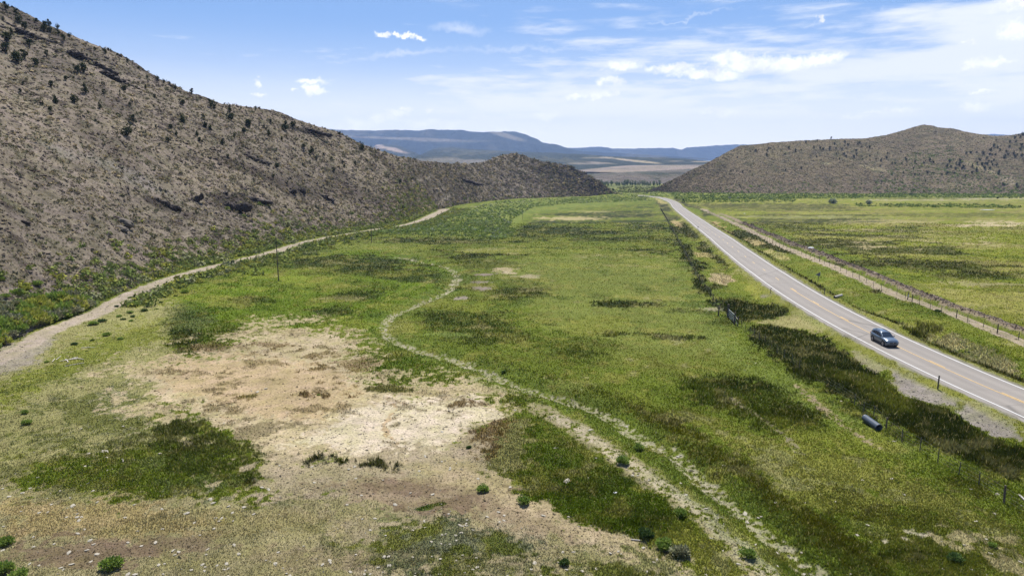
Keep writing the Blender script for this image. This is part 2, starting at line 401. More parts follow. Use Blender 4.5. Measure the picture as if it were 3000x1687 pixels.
# ------------------------------------------------------------------ what grows where (colours as seen in daylight)
TAN=(200,184,150); PALE=(222,208,182); ORNG=(196,170,134); BROWN=(128,110,90); DARK=(56,70,23); MID=(104,122,46); YEL=(146,152,74)
TEAL=(102,114,82); RUST=(120,98,58); DRY=(168,156,108); GREY=(136,146,88); RUSH=(44,50,18); REED=(196,178,128); GRAV=(166,156,146); SAGE=(124,138,84)
BRIGHT=(112,136,38)
def P(c, poly, soft=18, h=.12, cov=.8, a=1.0, thr=None, ns=6.0): return ('p', c, poly, soft, h, cov, a, thr, ns)
def Eo(c, x, y, rx, ry, h=.12, cov=.8, a=1.0, thr=None, ns=6.0): return ('e', c, (x, y, rx, ry), 0, h, cov, a, thr, ns)
PATCH = [
 P((160,156,104), [(0,880),(330,750),(480,760),(440,860),(480,900),(420,960),(420,1100),(0,1180),(-200,1180),(-200,900)], 40, .1, .7), P((138,148,78), [(0,960),(200,850),(400,790),(430,850),(300,880),(120,960),(0,1020)], 40, .12, .8, .9),
 P((162,154,114), [(0,1180),(300,1230),(700,1230),(1000,1170),(1200,1180),(1400,1260),(1600,1340),(1800,1460),(1800,1700),(-200,1700),(-200,1180)], 60, .09, .55),
 P((182,162,116), [(0,1240),(300,1240),(520,1300),(440,1330),(0,1330)], 50, .10, .7, .8),
 P(TEAL, [(40,970),(240,930),(400,935),(420,1000),(560,1020),(640,1150),(600,1230),(420,1230),(200,1180),(60,1080)], 60, .12, .8, .65, -.05, 4),

 P((124,130,72), [(0,1130),(180,1120),(360,1150),(330,1230),(100,1240),(0,1230)], 40, .12, .8, .6, -.05, 4),
 P((170,160,146), [(-60,870),(60,850),(140,840),(110,880),(60,915),(-60,950)], 20, .05, .3, .85),
 # left meadow
 P(BRIGHT, [(450,800),(480,735),(700,655),(900,618),(1080,640),(1150,680),(1130,725),(1010,765),(950,800),(930,840),(640,825),(600,855),(470,890),(430,860)], 24, .16, .95),
 P((96,112,42), [(430,790),(560,800),(700,830),(860,830),(900,870),(1000,870),(1150,930),(1050,960),(960,940),(880,880),(640,850),(470,895)], 24, .2, .95, .8),
 P((110,126,50), [(930,860),(1000,860),(1150,905),(1330,985),(1440,1060),(1300,1040),(1180,970),(1050,965),(960,930)], 24, .2, .95),
 Eo(TEAL, 465,800,60,38,.16,.95,.7), Eo(DARK, 880,662,190,26,.25,.95,.85), Eo(DARK, 1000,690,120,34,.25,.95,.8,.0,9), Eo(DARK, 640,748,55,11,.25,.95,.7), Eo(DARK, 840,778,62,14,.25,.95,.75),
 Eo(DARK, 760,655,60,9,.25,.95,.7), Eo(DARK, 900,738,60,14,.25,.95,.7), Eo(DARK, 520,880,70,16,.3,.95,.7), Eo(DARK, 900,715,90,12,.25,.95,.5), Eo((92,116,36), 1000,905,80,28,.25,.95,.8), Eo(DARK,470,850,40,26,.3,.95,.8),
 Eo((150,160,74), 760,700,160,30,.1,.9,.5), Eo(DRY, 860,745,60,8,.1,.7,.4), Eo(DRY, 700,835,140,12,.1,.7,.6),
 # trackside strip of the first meadow
 P((128,140,74), [(700,640),(900,600),(1060,610),(1100,645),(960,622),(840,628),(640,668)], 14),
 # bare ground
 P((200,182,148), [(230,930),(420,870),(560,850),(620,800),(800,800),(930,840),(940,900),(1050,930),(1220,940),(1330,1000),(1360,1060),(1300,1140),(1180,1180),(1040,1210),(860,1200),(640,1240),(480,1140),(400,1060),(260,1010)], 50, .08, .3, .85, .02, 3),
 P(TAN, [(330,925),(420,900),(560,880),(610,845),(760,832),(870,835),(890,880),(960,945),(1050,968),(1180,968),(1240,1000),(1268,1040),(1230,1068),(1180,1090),(1150,1130),(1060,1162),(900,1145),(830,1130),(760,1170),(680,1190),(620,1170),(600,1100),(545,1060),(480,1010),(380,1000),(340,960)], 44, .06, .15),
 P(ORNG, [(400,905),(600,890),(760,900),(900,930),(900,1000),(800,1040),(640,1040),(500,990),(400,960)], 40, .05, .1, .6),
 P(PALE, [(700,1110),(820,1060),(900,1000),(1020,978),(1200,990),(1250,1040),(1150,1080),(1130,1120),(1000,1142),(880,1120),(800,1100)], 26, .05, .1),
 P((140,128,96), [(560,1050),(620,1040),(820,1060),(760,1100),(700,1180),(620,1160)], 20, .12, .5, .8, .1, 4),
 P((112,98,58), [(330,925),(560,870),(610,835),(870,825),(900,900),(1050,960),(1240,990),(1230,1068),(1150,1130),(900,1145),(680,1190),(545,1060),(380,1000)], 40, .25, .85, .55, .27, 3), Eo(RUST, 800,984,80,9,.3,.9,.9,.0,3), Eo(RUST, 850,930,80,22,.25,.8,.8,.1,4), Eo(RUST, 760,878,100,12,.2,.8,.75,.0,4), Eo(RUST,610,985,40,9,.25,.8,.8,.0,3), Eo(RUST,1180,1005,40,8,.25,.8,.8,.0,3),
 Eo((104,104,44), 1000,965,60,8,.3,.9,.9), Eo(RUST,540,870,60,10,.25,.8,.6), Eo(RUST, 1000,990,60,6,.2,.6,.5,.1,3), Eo(RUST,700,865,60,8,.2,.7,.7,.0,4), Eo(RUST,900,905,50,14,.2,.7,.6,.0,4), Eo((190,168,130),1240,910,50,10,.1,.3,.0),
 Eo(ORNG, 985,1055,8,50,.02,.05,.8), Eo((150,136,100), 660,1020,70,12,.15,.5,.5,.1,3),
 P(RUST, [(1180,1070),(1290,1040),(1350,1060),(1300,1140),(1250,1190),(1150,1140),(1160,1100)], 20, .2, .9, .85),
 Eo(RUST, 1150,1128,60,6,.3,.9,.8,.0,3), Eo(RUST, 1170,1075,40,5,.3,.9,.8,.0,3),
 # dark wet ground left of the bare patch
 P((92,106,46), [(395,1060),(440,1035),(515,1038),(560,1080),(640,1130),(700,1190),(620,1215),(500,1190),(400,1165),(390,1100)], 24, .22, .95, .8, -.22, 4),
 P(DARK, [(400,1050),(500,1035),(530,1060),(470,1075),(400,1075)], 12, .25, .97, .55), Eo(DARK,490,1110,60,18,.3,.97,.45,-.05,3), Eo(DARK,620,1190,60,14,.3,.95,.7,-.1,3),
 P((178,164,136), [(600,1160),(900,1120),(1180,1090),(1300,1180),(1220,1240),(640,1245)], 34, .07, .3, .92), Eo((66,74,32), 880,1160,110,22,.4,.9,.95,.0,3), Eo((66,74,32), 1020,1165,40,9,.4,.9,.9,.0,3), Eo((66,74,32), 950,1180,60,7,.4,.9,.9,.0,3), Eo((66,74,32),820,1140,60,16,.4,.85,.8,.05,3), Eo(TAN,480,1195,50,14,.08,.3,.8,.0,3), Eo(TAN,700,1120,40,14,.08,.3,.5,.0,3),
 P((172,158,132), [(640,1220),(1180,1160),(1400,1260),(1640,1360),(1800,1460),(900,1460),(760,1320)], 60, .08, .45, .65, -.15, 3), P(TEAL, [(940,1330),(1150,1290),(1330,1330),(1380,1400),(1300,1440),(1000,1430),(920,1380)], 40, .14, .85, .75, -.1, 4), P((108,122,64), [(700,1260),(1000,1280),(1500,1380),(1700,1449),(900,1449)], 40, .14, .85, .6, .12, 2.5),
 P((158,142,114), [(760,1200),(900,1185),(1050,1180),(1180,1150),(1300,1195),(1390,1250),(1500,1310),(1440,1330),(1260,1300),(1060,1270),(860,1250)], 26, .06, .2),
 P((186,170,136), [(1000,1150),(1180,1140),(1300,1195),(1390,1260),(1560,1330),(1700,1420),(1560,1380),(1380,1290),(1200,1230)], 22, .06, .3, .8),
 Eo(BROWN, 1120,1268,130,24,.04,.1,.85), Eo(BROWN, 1010,1212,120,16,.04,.1,.75), Eo(BROWN,1330,1215,60,14,.04,.1,.7), Eo(BROWN, 200,1365,200,38,.05,.15,.85), Eo(BROWN,420,1345,110,24,.05,.15,.7), Eo((70,104,44), 1055,1268,36,8,.12,.9,.9), Eo(BROWN,820,1390,200,25,.06,.3,.4), Eo(BROWN,1850,1445,60,22,.06,.2,.4),
 Eo(DRY,560,1300,260,30,.12,.6,.5), Eo((112,120,66),1240,1390,260,30,.14,.8,.5,.0,3), Eo((112,124,60),1560,1410,220,30,.14,.8,.6,.0,3),
 # green tongue left of the pale track
 P((92,112,34), [(1290,1030),(1370,1045),(1450,1095),(1560,1175),(1680,1260),(1730,1330),(1680,1350),(1560,1330),(1440,1280),(1330,1230),(1230,1165),(1270,1090)], 24, .16, .97),
 P(DRY, [(1280,1040),(1340,1050),(1330,1120),(1290,1190),(1230,1160)], 24, .15, .7, .5),
 Eo(DARK, 1480,1200,110,30,.2,.97,.35), Eo(DARK,1620,1290,80,22,.2,.97,.35),
 # land between gully and fence
 P((104,116,44), [(1060,860),(1250,900),(1400,940),(1560,980),(1720,1040),(1860,1130),(1990,1230),(2100,1320),(2250,1449),(2260,1600),(2140,1600),(2100,1449),(1960,1320),(1850,1220),(1700,1110),(1560,1030),(1440,990),(1250,920)], 26, .22, .97, .9),
 P((100,100,36), [(1560,1000),(1720,1050),(1900,1180),(2040,1290),(2170,1400),(2250,1480),(2100,1430),(1960,1310),(1830,1190),(1680,1090)], 20, .25, .97, .75),
 P((150,150,92), [(1750,1050),(1950,1100),(2150,1130),(2400,1230),(2576,1330),(2576,1440),(2400,1300),(2200,1250),(1980,1230),(1850,1120)], 50, .14, .85, .75),
 P((154,154,96), [(1900,1180),(2100,1210),(2320,1250),(2200,1300),(2020,1280)], 40, .12, .8, .6),
 P((120,126,60), [(2050,1230),(2400,1300),(2576,1400),(2576,1449),(2300,1449),(2150,1330)], 40, .2, .9, .7),
 Eo(GREY, 2180,1320,70,16,.1,.8,.7), Eo((196,186,164), 2270,1352,75,17,.05,.2,.85,-.1,3), Eo((196,180,142),2480,1360,100,26,.08,.4,.6,.0,3), Eo((196,180,142),2560,1420,60,24,.08,.4,.6,.0,3), Eo(DARK,2330,1400,110,16,.2,.95,.6), Eo((96,96,32),2160,1290,60,14,.25,.95,.4),
 P((76,90,32), [(1700,935),(1850,930),(1950,960),(2030,1000),(2080,1060),(2000,1080),(1880,1040),(1760,990)], 28, .3, .97, .75), Eo(DARK,1840,945,80,12,.3,.95,.8,-.1,6), Eo(DARK,1900,965,70,10,.3,.95,.8),Eo((72,80,28),2010,1030,80,20,.3,.95,.7),
 # mid field
 P(GREY, [(1240,640),(1480,630),(1700,640),(1760,760),(1860,880),(1760,900),(1560,905),(1440,850),(1330,760),(1260,700)], 60, .1, .9, .75),
 P((128,138,70), [(1440,850),(1560,880),(1860,880),(1920,930),(1760,940),(1600,930),(1480,900)], 30, .12, .9, .7),
 P((80,94,38), [(1040,780),(1140,770),(1260,790),(1340,830),(1330,870),(1220,870),(1110,850)], 24, .25, .97, .8,-.15,10), Eo((80,94,36),1180,740,110,26,.2,.95,.7,-.1,9), Eo(DARK,1130,690,70,28,.2,.95,.55,-.1,9), Eo((84,92,34),1200,660,110,22,.2,.95,.7,-.1,9),
 P((84,98,38), [(1090,720),(1250,690),(1370,700),(1390,740),(1250,780),(1080,780)], 24, .2, .95, .55,-.1,9),
 Eo(DARK,1590,762,78,9,.3,.97,1), Eo(DARK,1540,831,50,6,.3,.97,.9), Eo(DARK,1690,838,62,7,.3,.97,.95), Eo(DARK,1620,830,30,4,.3,.97,.6), Eo(DARK,1300,728,60,10,.25,.95,.8), Eo(DARK,1290,742,40,6,.25,.95,.8), Eo(DARK,1740,778,50,5,.2,.9,.6), Eo((96,112,36),1440,858,110,22,.2,.95,.5),Eo((80,92,30),1440,885,70,10,.2,.95,.5),Eo((80,92,30),1820,800,60,9,.2,.95,.5),
 Eo((184,168,134),1275,675,36,4,.03,.1,.9), Eo((186,172,140),1330,692,30,4,.03,.1,.8), Eo((190,176,140),1425,945,60,10,.08,.3,.6,.0,3), Eo((186,172,140),1290,682,30,3,.03,.1,.9), Eo((172,160,130),1500,640,90,6,.1,.4,.4), Eo((170,158,134),1800,773,44,5,.1,.3,.7),Eo(GREY,1440,962,60,14,.1,.9,.7),Eo((140,160,96),1130,835,60,8,.1,.9,.7),
 # mole-grey mounds of earth in the grass
 Eo((150,138,124),1225,687,22,3.5,.02,.02,1), Eo((146,134,120),1203,721,24,4.5,.02,.02,1), Eo((156,146,130),1156,744,20,4,.02,.02,1), Eo((150,138,124),1210,706,22,2.5,.02,.02,.9), Eo((150,140,126),1025,585,30,5,.02,.1,.8,.0,3),
 # farther field, streaky
 P((112,126,52), [(960,600),(1100,590),(1300,560),(1500,520),(1660,510),(1720,640),(1480,640),(1240,640),(1100,650)], 16, .2, .95, .8),
 P(DARK, [(960,592),(1280,600),(1320,560),(1500,530),(1640,520),(1720,640),(1500,620),(1250,650),(1080,620)], 14, .3, .97, .95, .02, 16),
 Eo(DARK,1140,600,180,9,.3,.97,.85), Eo(DARK,1180,640,70,7,.3,.97,.9), Eo(DARK,1560,600,140,5,.3,.97,.8), Eo(DARK,1600,540,70,5,.3,.97,.9), Eo(DARK,1640,572,70,4,.3,.97,.9), Eo(DARK,1420,571,100,4,.3,.97,.9), Eo(DARK,1450,538,90,3.5,.3,.97,.9), Eo(DARK,1480,508,110,2.5,.3,.97,.7), Eo(DARK,1660,628,60,4,.3,.97,.8), Eo(DARK,1270,625,50,4,.3,.97,.6), Eo(DARK,1600,556,70,3,.3,.97,.9),Eo(DARK,1500,585,80,3,.3,.97,.9),
 Eo((192,178,132),1440,548,80,5,.1,.6,.95), Eo((176,168,116),1230,627,70,6,.1,.7,.6), Eo((176,168,116),1480,532,60,1.5,.1,.7,.8), Eo((150,158,84),1350,630,160,8,.1,.9,.7),
 P((134,150,84), [(1050,560),(1160,530),(1250,508),(1420,498),(1640,490),(1640,503),(1500,520),(1340,535),(1300,560),(1270,600),(1150,594),(1000,592),(940,582)], 8, .25, .95, .8),
 P((138,150,72), [(1480,475),(1680,475),(2576,486),(2576,500),(2200,502),(1760,506),(1640,503),(1450,500)], 4, .2, .95, .9),
 # right-hand field
 P((142,152,56), [(1690,505),(2576,494),(2700,900),(2576,830),(2250,680),(1900,560)], 8, .14, .95),
 P((164,158,84), [(1690,505),(2576,494),(2700,900),(2576,830),(2250,680),(1900,560)], 8, .12, .9, .7, .08, 13), P((134,122,70), [(1900,520),(2576,500),(2576,760),(2300,680),(2000,580)], 8, .15, .9, .6, .14, 10), P((104,124,44), [(2200,640),(2576,700),(2576,830),(2400,760)], 8, .15, .95, .5, .05, 9),
 P((70,80,28), [(1720,515),(2100,512),(2300,560),(2500,680),(2380,700),(2150,640),(1900,555)], 16, .25, .97, .85, .04, 18),
 P((86,90,36), [(1745,512),(2100,514),(2140,526),(1800,528)], 6, .25, .97, .8), Eo((66,72,28),2010,553,190,10,.3,.97,.85,-.25,14), Eo((66,72,28),2080,610,180,10,.3,.97,.85,-.2,14), Eo((66,72,28),2260,655,240,9,.3,.97,.9,-.2,14), Eo((70,78,30),2480,690,150,8,.3,.97,.7,-.1,12), Eo((66,72,28),2140,641,130,6,.3,.97,.9,-.2,10), Eo((66,72,28),2450,667,130,3,.3,.97,.9), Eo((66,72,28),2330,500,200,2,.3,.97,.5), Eo((84,94,40),2400,540,200,4,.3,.97,.7),
 Eo((200,184,148),2500,562,100,7,.05,.2,.9,-.2,9), Eo((186,172,124),2250,555,140,6,.05,.4,.7,.0,9), Eo((196,180,138),2350,608,200,14,.05,.3,.75,.22,7), Eo((190,176,132),2180,585,150,10,.05,.3,.6,.2,7), Eo((178,166,124),2440,708,120,6,.05,.3,.6,.1,7),Eo((176,166,110),2480,760,90,6,.05,.3,.5,.1,7), Eo((176,176,116),2000,545,200,3,.1,.6,.6), Eo((186,176,146),2300,504,170,1.2,.1,.6,.8),Eo((196,186,160),2500,500,120,1.2,.1,.6,.7),
 # verge, left of the highway
 P((132,144,58), [(1700,540),(1760,640),(1850,720),(1960,790),(2200,920),(2576,1100),(2576,1000),(2190,850),(1950,720),(1760,560),(1650,500)], 10, .12, .9, .8),
 P((60,72,28), [(1650,500),(1668,500),(1722,620),(1802,745),(1860,810),(1835,800),(1770,740),(1690,600)], 4, .35, .97, .95, -.18, 6),
 P((56,62,26), Z4([(500,360),(640,400),(760,440),(770,510),(600,510),(540,440)]), 4, .35, .97, .9), P((56,62,26), Z4([(590,555),(780,560),(880,530),(870,600),(640,605)]), 4, .35, .97, .9), P((56,62,26), Z4([(700,690),(870,610),(960,680),(1080,760),(1090,840),(960,830),(740,750)]), 6, .4, .97, .9),
 P((52,60,24), Z4([(780,900),(940,910),(1000,960),(980,1060),(1090,1110),(1080,1150),(960,1120),(860,1020),(800,950)]), 6, .4, .97, .9), P((52,60,24), Z4([(1060,870),(1150,860),(1260,930),(1290,1010),(1440,1170),(1380,1190),(1200,1060),(1080,960)]), 6, .4, .97, .9), P((56,66,24), Z4([(950,1180),(1070,1190),(1120,1290),(1200,1420),(1240,1500),(1090,1440),(1000,1290)]), 6, .4, .97, .9,-.2,4),
 P((196,172,128), Z4([(720,610),(850,610),(840,690),(740,680)]), 4, .3, .9, .9), P((190,172,120), Z4([(1000,1000),(1200,1000),(1220,1050),(1030,1060)]), 5, .3, .9, .9), P((206,186,146), Z4([(1210,1290),(1300,1260),(1450,1280),(1500,1350),(1380,1400),(1240,1370)]), 6, .3, .9, .9), Eo((60,70,26),1782,716,36,6,.4,.97,.9,-.1,4), P((188,176,116), Z4([(500,345),(620,370),(650,420),(560,410)]), 2, .1, .7, .9),
 P((60,70,27), [(1795,748),(1860,742),(1900,752),(1945,752),(1982,772),(1962,786),(1900,800),(1850,800),(1812,775)], 10, .36, .98, .95),
 P((60,70,27), [(1878,822),(1930,812),(2000,815),(2075,836),(2110,868),(2150,880),(2215,930),(2290,985),(2390,1012),(2480,1065),(2600,1120),(2600,1205),(2480,1165),(2340,1100),(2260,1062),(2180,1012),(2100,985),(2050,950),(1960,905),(1905,860)], 12, .36, .98, .97),
 P((104,110,48), [(1990,900),(2060,905),(2140,945),(2110,960),(2040,940)], 10, .5, .95, .6, -.1, 4),
 P((92,98,36), [(2300,1085),(2480,1150),(2600,1215),(2600,1290),(2450,1230),(2330,1150)], 16, .2, .97, .6, -.1, 4), P((64,72,26), [(1990,905),(2120,990),(2350,1120),(2330,1140),(2100,1010),(1985,930)], 8, .5, .97, .6,-.1,5),
 P((172,164,112), [(1900,802),(1985,775),(2060,775),(2120,815),(2200,860),(2080,835),(2000,812),(1930,812)], 8, .1, .7, .9), P((168,158,134), [(2140,868),(2240,905),(2330,950),(2290,975),(2200,920)], 9, .06, .3, .7,-.1,3), P((158,150,142), [(2240,915),(2330,945),(2460,1010),(2576,1060),(2576,1090),(2470,1055),(2380,1005),(2290,975)], 9, .05, .15, .95), Eo((110,122,56),2400,1015,50,9,.2,.9,.7,.0,3),Eo((110,120,50),2500,1065,50,7,.2,.9,.7,.0,3), P((150,142,124), Z6([(1000,440),(1180,440),(1210,480),(1080,490)]), 3, .03, .1, .9),
 P((186,184,110), Z6([(700,260),(1000,360),(1080,500),(950,470),(820,330)]), 12, .08, .7, .6),
 # verge, right of the highway
 P((120,136,50), [(1720,520),(1900,620),(2060,690),(2250,790),(2576,960),(2576,880),(2300,760),(2050,640),(1850,560)], 10, .14, .95, .85),
 P((58,62,26), Z4([(720,345),(820,350),(900,420),(1050,450),(1160,500),(1010,480),(900,450)]), 3, .4, .97, .95), P((58,62,26), Z4([(1050,470),(1150,520),(1290,560),(1130,560)]), 3, .4, .97, .9), P((54,62,26), Z4([(1380,720),(1560,740),(1760,760),(1900,860),(2150,960),(2330,1025),(2130,1030),(1900,950),(1640,890),(1500,810)]), 5, .4, .97, .9), P((60,68,28), Z4([(1020,540),(1130,570),(1250,590),(1100,580)]), 2, .4, .97, .8),
 P((196,170,124), Z4([(1180,620),(1260,620),(1360,700),(1500,750),(1400,760),(1260,700)]), 4, .25, .9, .85), P((196,178,128), Z4([(1620,840),(1720,840),(1880,900),(1780,915)]), 4, .25, .9, .85), P((196,184,124), Z4([(1790,965),(1950,975),(2200,1060),(2220,1100),(2000,1060)]), 6, .3, .9, .8),
 P((196,184,136), Z1([(1330,490),(1500,475),(1750,560),(2100,690),(2576,880),(2576,1150),(2250,1000),(1900,850),(1600,700),(1400,610)]), 10, .45, .93, .85,-.25,2), P((100,118,30), Z1([(1500,420),(1900,500),(2576,720),(2576,860),(2100,680),(1700,540)]), 8, .2, .95, .5,.0,4),
 P((48,54,22), Z1([(1040,450),(1140,440),(1240,400),(1420,420),(1530,470),(1400,500),(1240,540),(1180,570),(1050,520)]), 5, .8, .97, .95), Eo((44,50,22),2205,728,24,5,.6,.97,.95), Eo((44,52,22),2470,826,1,1),
 P((158,158,96), Z1([(330,100),(700,310),(1150,400),(1200,440),(1050,440),(900,480),(600,330)]), 5, .08, .7, .9),
]
LINES = [ # colour, world polyline, half width, height, cover, amount, speckle
 ((46,50,20), W(Z4([(1130,605),(1280,695),(1450,790),(1560,875),(1850,1035),(2000,1140),(2350,1370),(2576,1440)])), .75, .5, .97, 1.0, 0),
 ((46,50,20), W(Z6([(1050,5),(1280,150),(1500,270),(1650,350),(1760,440),(1930,510)])), .7, .5, .97, 1.0, 0),
 ((48,54,22), W(Z1([(330,165),(600,290),(800,335),(1060,380)])), .7, .5, .97, .9, 0),
 ((46,52,20), W(Z1([(1190,575),(1500,700),(1850,860),(2150,950),(2576,1130),(2900,1250)])), .7, .5, .97, .95, 0),
 ((172,160,128), W([(1350,1015),(1450,1060),(1560,1140),(1680,1212),(1780,1285),(1860,1355),(1920,1420),(1990,1500)]), 1.35, .05, .25, .95, .25),
 ((200,188,162), W([(1400,1035),(1450,1060),(1560,1140),(1680,1212),(1780,1285),(1860,1355),(1920,1420)]), .7, .05, .1, .9, .2),
 ((176,172,112), W([(850,800),(960,752),(1000,735),(1060,715),(1090,700)]), .8, .08, .5, .5, .35),
 ((118,140,76), GULLY, 3.2, .16, .9, .55, .3),
 ((186,178,152), GULLY, .75, .04, .25, .92, .44),
 ((150,136,118), W([(1840,990),(1900,1030),(1960,1070),(2020,1130)]), .35, .05, .2, .7, .4),
 ((140,156,100), W([(1700,700),(1760,790),(1850,880),(1990,960),(2100,1030),(2250,1110)]), 2.2, .12, .85, .6, .4),
 ((170,150,124), W(Z3([(-300,-150),(0,90),(150,230),(350,380),(520,500),(690,610)])), .5, .06, .3, .9, .4),
 ((186,172,140), W([(950,605),(1000,600),(1090,570),(1250,560)]), .5, .05, .2, .0, .2),
 ((168,156,138), W([(1095,538),(1150,526),(1250,512),(1330,505)]), 1.0, .05, .2, .8, .3),
]
def paint(X, Y):
    """colour (linear albedo), plant height and cover of the valley floor"""
    X = np.asarray(X, float); Y = np.asarray(Y, float)
    k = .8+Y/900
    wx = X+k*(1.3*fbm(X, Y, 2.4, 3, 101)+1.9*fbm(X, Y, 12, 4, 102))
    wy = Y+k*(1.3*fbm(X, Y, 2.4, 3, 103)+1.9*fbm(X, Y, 12, 4, 104))
    px, py = project(wx, wy, base(wy))
    sp1 = fbm(X, Y, .55, 3, 105); sp2 = fbm(X, Y, 3.0, 3, 106)
    mot = lerp(sp1, sp2, sstep(60, 220, Y)); sp3 = fbm(X, Y, 1.8, 4, 107, .65); sp5 = fbm(X, Y, .26, 2, 108)
    n = X.size
    b = alb((118, 134, 54))
    C = np.tile(b, (n, 1)); Hh = np.full(n, .13); Cv = np.full(n, .9)
    far = sstep(600, 1100, Y)
    C = lerp(C, alb((118, 128, 78)), far[:, None])
    for (kind, c, g, soft, h, cov, a, thr, ns) in PATCH:
        if kind == 'p':
            q = np.asarray(g, float)
            m0 = (px > q[:, 0].min()-60) & (px < q[:, 0].max()+60) & (py > q[:, 1].min()-40) & (py < q[:, 1].max()+40)
            if not m0.any(): continue
            idx = np.nonzero(m0)[0]
            sd = polysd(px[idx], py[idx], g)/max(soft, 1)
        else:
            cx, cy, rx, ry = g
            m0 = (abs(px-cx) < rx*1.8) & (abs(py-cy) < ry*1.9)
            if not m0.any(): continue
            idx = np.nonzero(m0)[0]
            sd = (1.0-np.hypot((px[idx]-cx)/rx, (py[idx]-cy)/ry))*2.2
        m = sstep(-.35, .35, sd*.62+1.15*mot[idx]+.55*sp3[idx])
        if thr is not None:
            nn = fbm(X[idx]*(.45 if ns >= 8 else .8), Y[idx], ns, 4, 200+int(ns*3), .6)+.35*sp1[idx]
            m = m*sstep(thr-.10, thr+.10, nn)
        m = m*a
        C[idx] = lerp(C[idx], alb(c), m[:, None]); Hh[idx] = lerp(Hh[idx], h, m); Cv[idx] = lerp(Cv[idx], cov, m)
    jx = X+.5*fbm(X, Y, 1.3, 3, 111)*(1+Y/250); jy = Y+.5*fbm(X, Y, 1.3, 3, 112)*(1+Y/250)
    for (c, pts, hw, h, cov, a, sk) in LINES:
        d, _, _ = pdist(jx, jy, pts)
        m = (1-sstep(hw*.75, hw*1.35, d))*a
        if sk: m = m*sstep(-.5, .15, .6*sp1+.8*sp5+.25-sk)
        C = lerp(C, alb(c), m[:, None]); Hh = lerp(Hh, h, m); Cv = lerp(Cv, cov, m)
    # tracks and the highway margins follow the world, not the picture
    d, s, _ = pdist(X, Y, ROADC)
    e = d+.5*fbm(X, Y, 1.6, 3, 120)
    m = (1-sstep(5.4, 6.6, e)); C = lerp(C, alb((152, 154, 92)), (m*.85)[:, None]); Hh = lerp(Hh, .08, m); Cv = lerp(Cv, .75, m)
    m = (1-sstep(4.2, 4.75, e)); C = lerp(C, alb((150, 146, 134)), (m*.95)[:, None]); Hh = lerp(Hh, .03, m); Cv = lerp(Cv, .08, m)
    m = (d < 4.0); Cv = np.where(m, 0, Cv)
    d, _, _ = pdist(jx, jy, DIRT)
    w = 1.25+.0045*Y
    m = 1-sstep(w*.8, w*1.3, d+.25*sp1); C = lerp(C, alb((186, 172, 156)), m[:, None]); Hh = lerp(Hh, .03, m); Cv = lerp(Cv, .08, m)
    m = (1-sstep(w*.1, w*.3, d))*.25; C = lerp(C, alb((160, 152, 122)), m[:, None])
    d, _, _ = pdist(jx, jy, TRACKR)
    m = 1-sstep(1.3, 1.9, d); C = lerp(C, alb((184, 168, 148)), (m*.95)[:, None]); Hh = lerp(Hh, .03, m); Cv = lerp(Cv, .1, m)
    m = (1-sstep(.1, .35, d))*(Y < 150)*.5; C = lerp(C, alb((150, 146, 104)), m[:, None])
    d, _, _ = pdist(jx, jy, BERM)
    m = (1-sstep(1.0, 1.6, d))*(1-sstep(400, 430, Y)); C = lerp(C, alb((158, 142, 122)), m[:, None]); Hh = lerp(Hh, .05, m); Cv = lerp(Cv, .15, m)
    # rushes, drier grass and bare specks come and go at the size of a few metres
    veg = np.clip((Cv-.5)*3, 0, 1)*(1-m)
    g = sstep(.10, .42, fbm(X, Y, 9, 5, 140, .62)); C = lerp(C, C*np.array([.60, .68, .58]), (g*veg*.85*(.3+.7*sstep(65, 120, Y)))[:, None]); Hh = Hh+.06*g*veg
    g = sstep(.14, .45, fbm(X, Y, 6, 5, 141, .62)); C = lerp(C, alb((172, 164, 108)), (g*veg*.40)[:, None])
    g = sstep(.22, .5, fbm(X, Y, 15, 5, 142, .6)); C = lerp(C, alb((150, 156, 78)), (g*veg*.5)[:, None])
    g = sstep(.20, .5, fbm(X, Y, 3.0, 4, 143, .65)); C = lerp(C, alb((108, 92, 60)), (g*veg*.28)[:, None])
    g = sstep(.15, .45, fbm(X, Y, 2.2, 4, 144, .65))*(1-veg)*(Y < 160); C = lerp(C, C*.80, (g*.6)[:, None])
    # tufty mottling and scattered dry or dark plants
    g = fbm(X, Y, 7, 4, 130); C = C*(1+.16*g)[:, None]
    g = fbm(X, Y, 1.1, 3, 131); C = C*(1+.14*g*(1-sstep(150, 500, Y)))[:, None]
    g = sstep(.25, .55, fbm(X, Y, 1.7, 3, 132))*Cv*.35; C = lerp(C, alb((170, 160, 104)), g[:, None])
    C = C*np.where(((C[:, 1] > C[:, 0]*1.02) & (C[:, 2] < C[:, 1]*.46))[:, None], np.array([.90, .885, .54]), 1.0)
    return np.clip(C, .003, .8), Hh, Cv

# ------------------------------------------------------------------ ground sheet
us = np.r_[np.linspace(-2.6, -1.02, 30), np.linspace(-1.0, 1.0, 1320), np.linspace(1.02, 2.6, 30)]
inv = np.r_[np.linspace(1/9., 1/37., 40)[:-1], np.linspace(1/37., 1/1500., 640), np.linspace(1/1600., 1/6000., 12)]
Yg = 1/inv
UU, YY = np.meshgrid(us, Yg)
XX = UU*YY
X_, Y_ = XX.ravel(), YY.ravel()
Z_ = height(X_, Y_)
C_, H_, V_ = paint(X_, Y_)
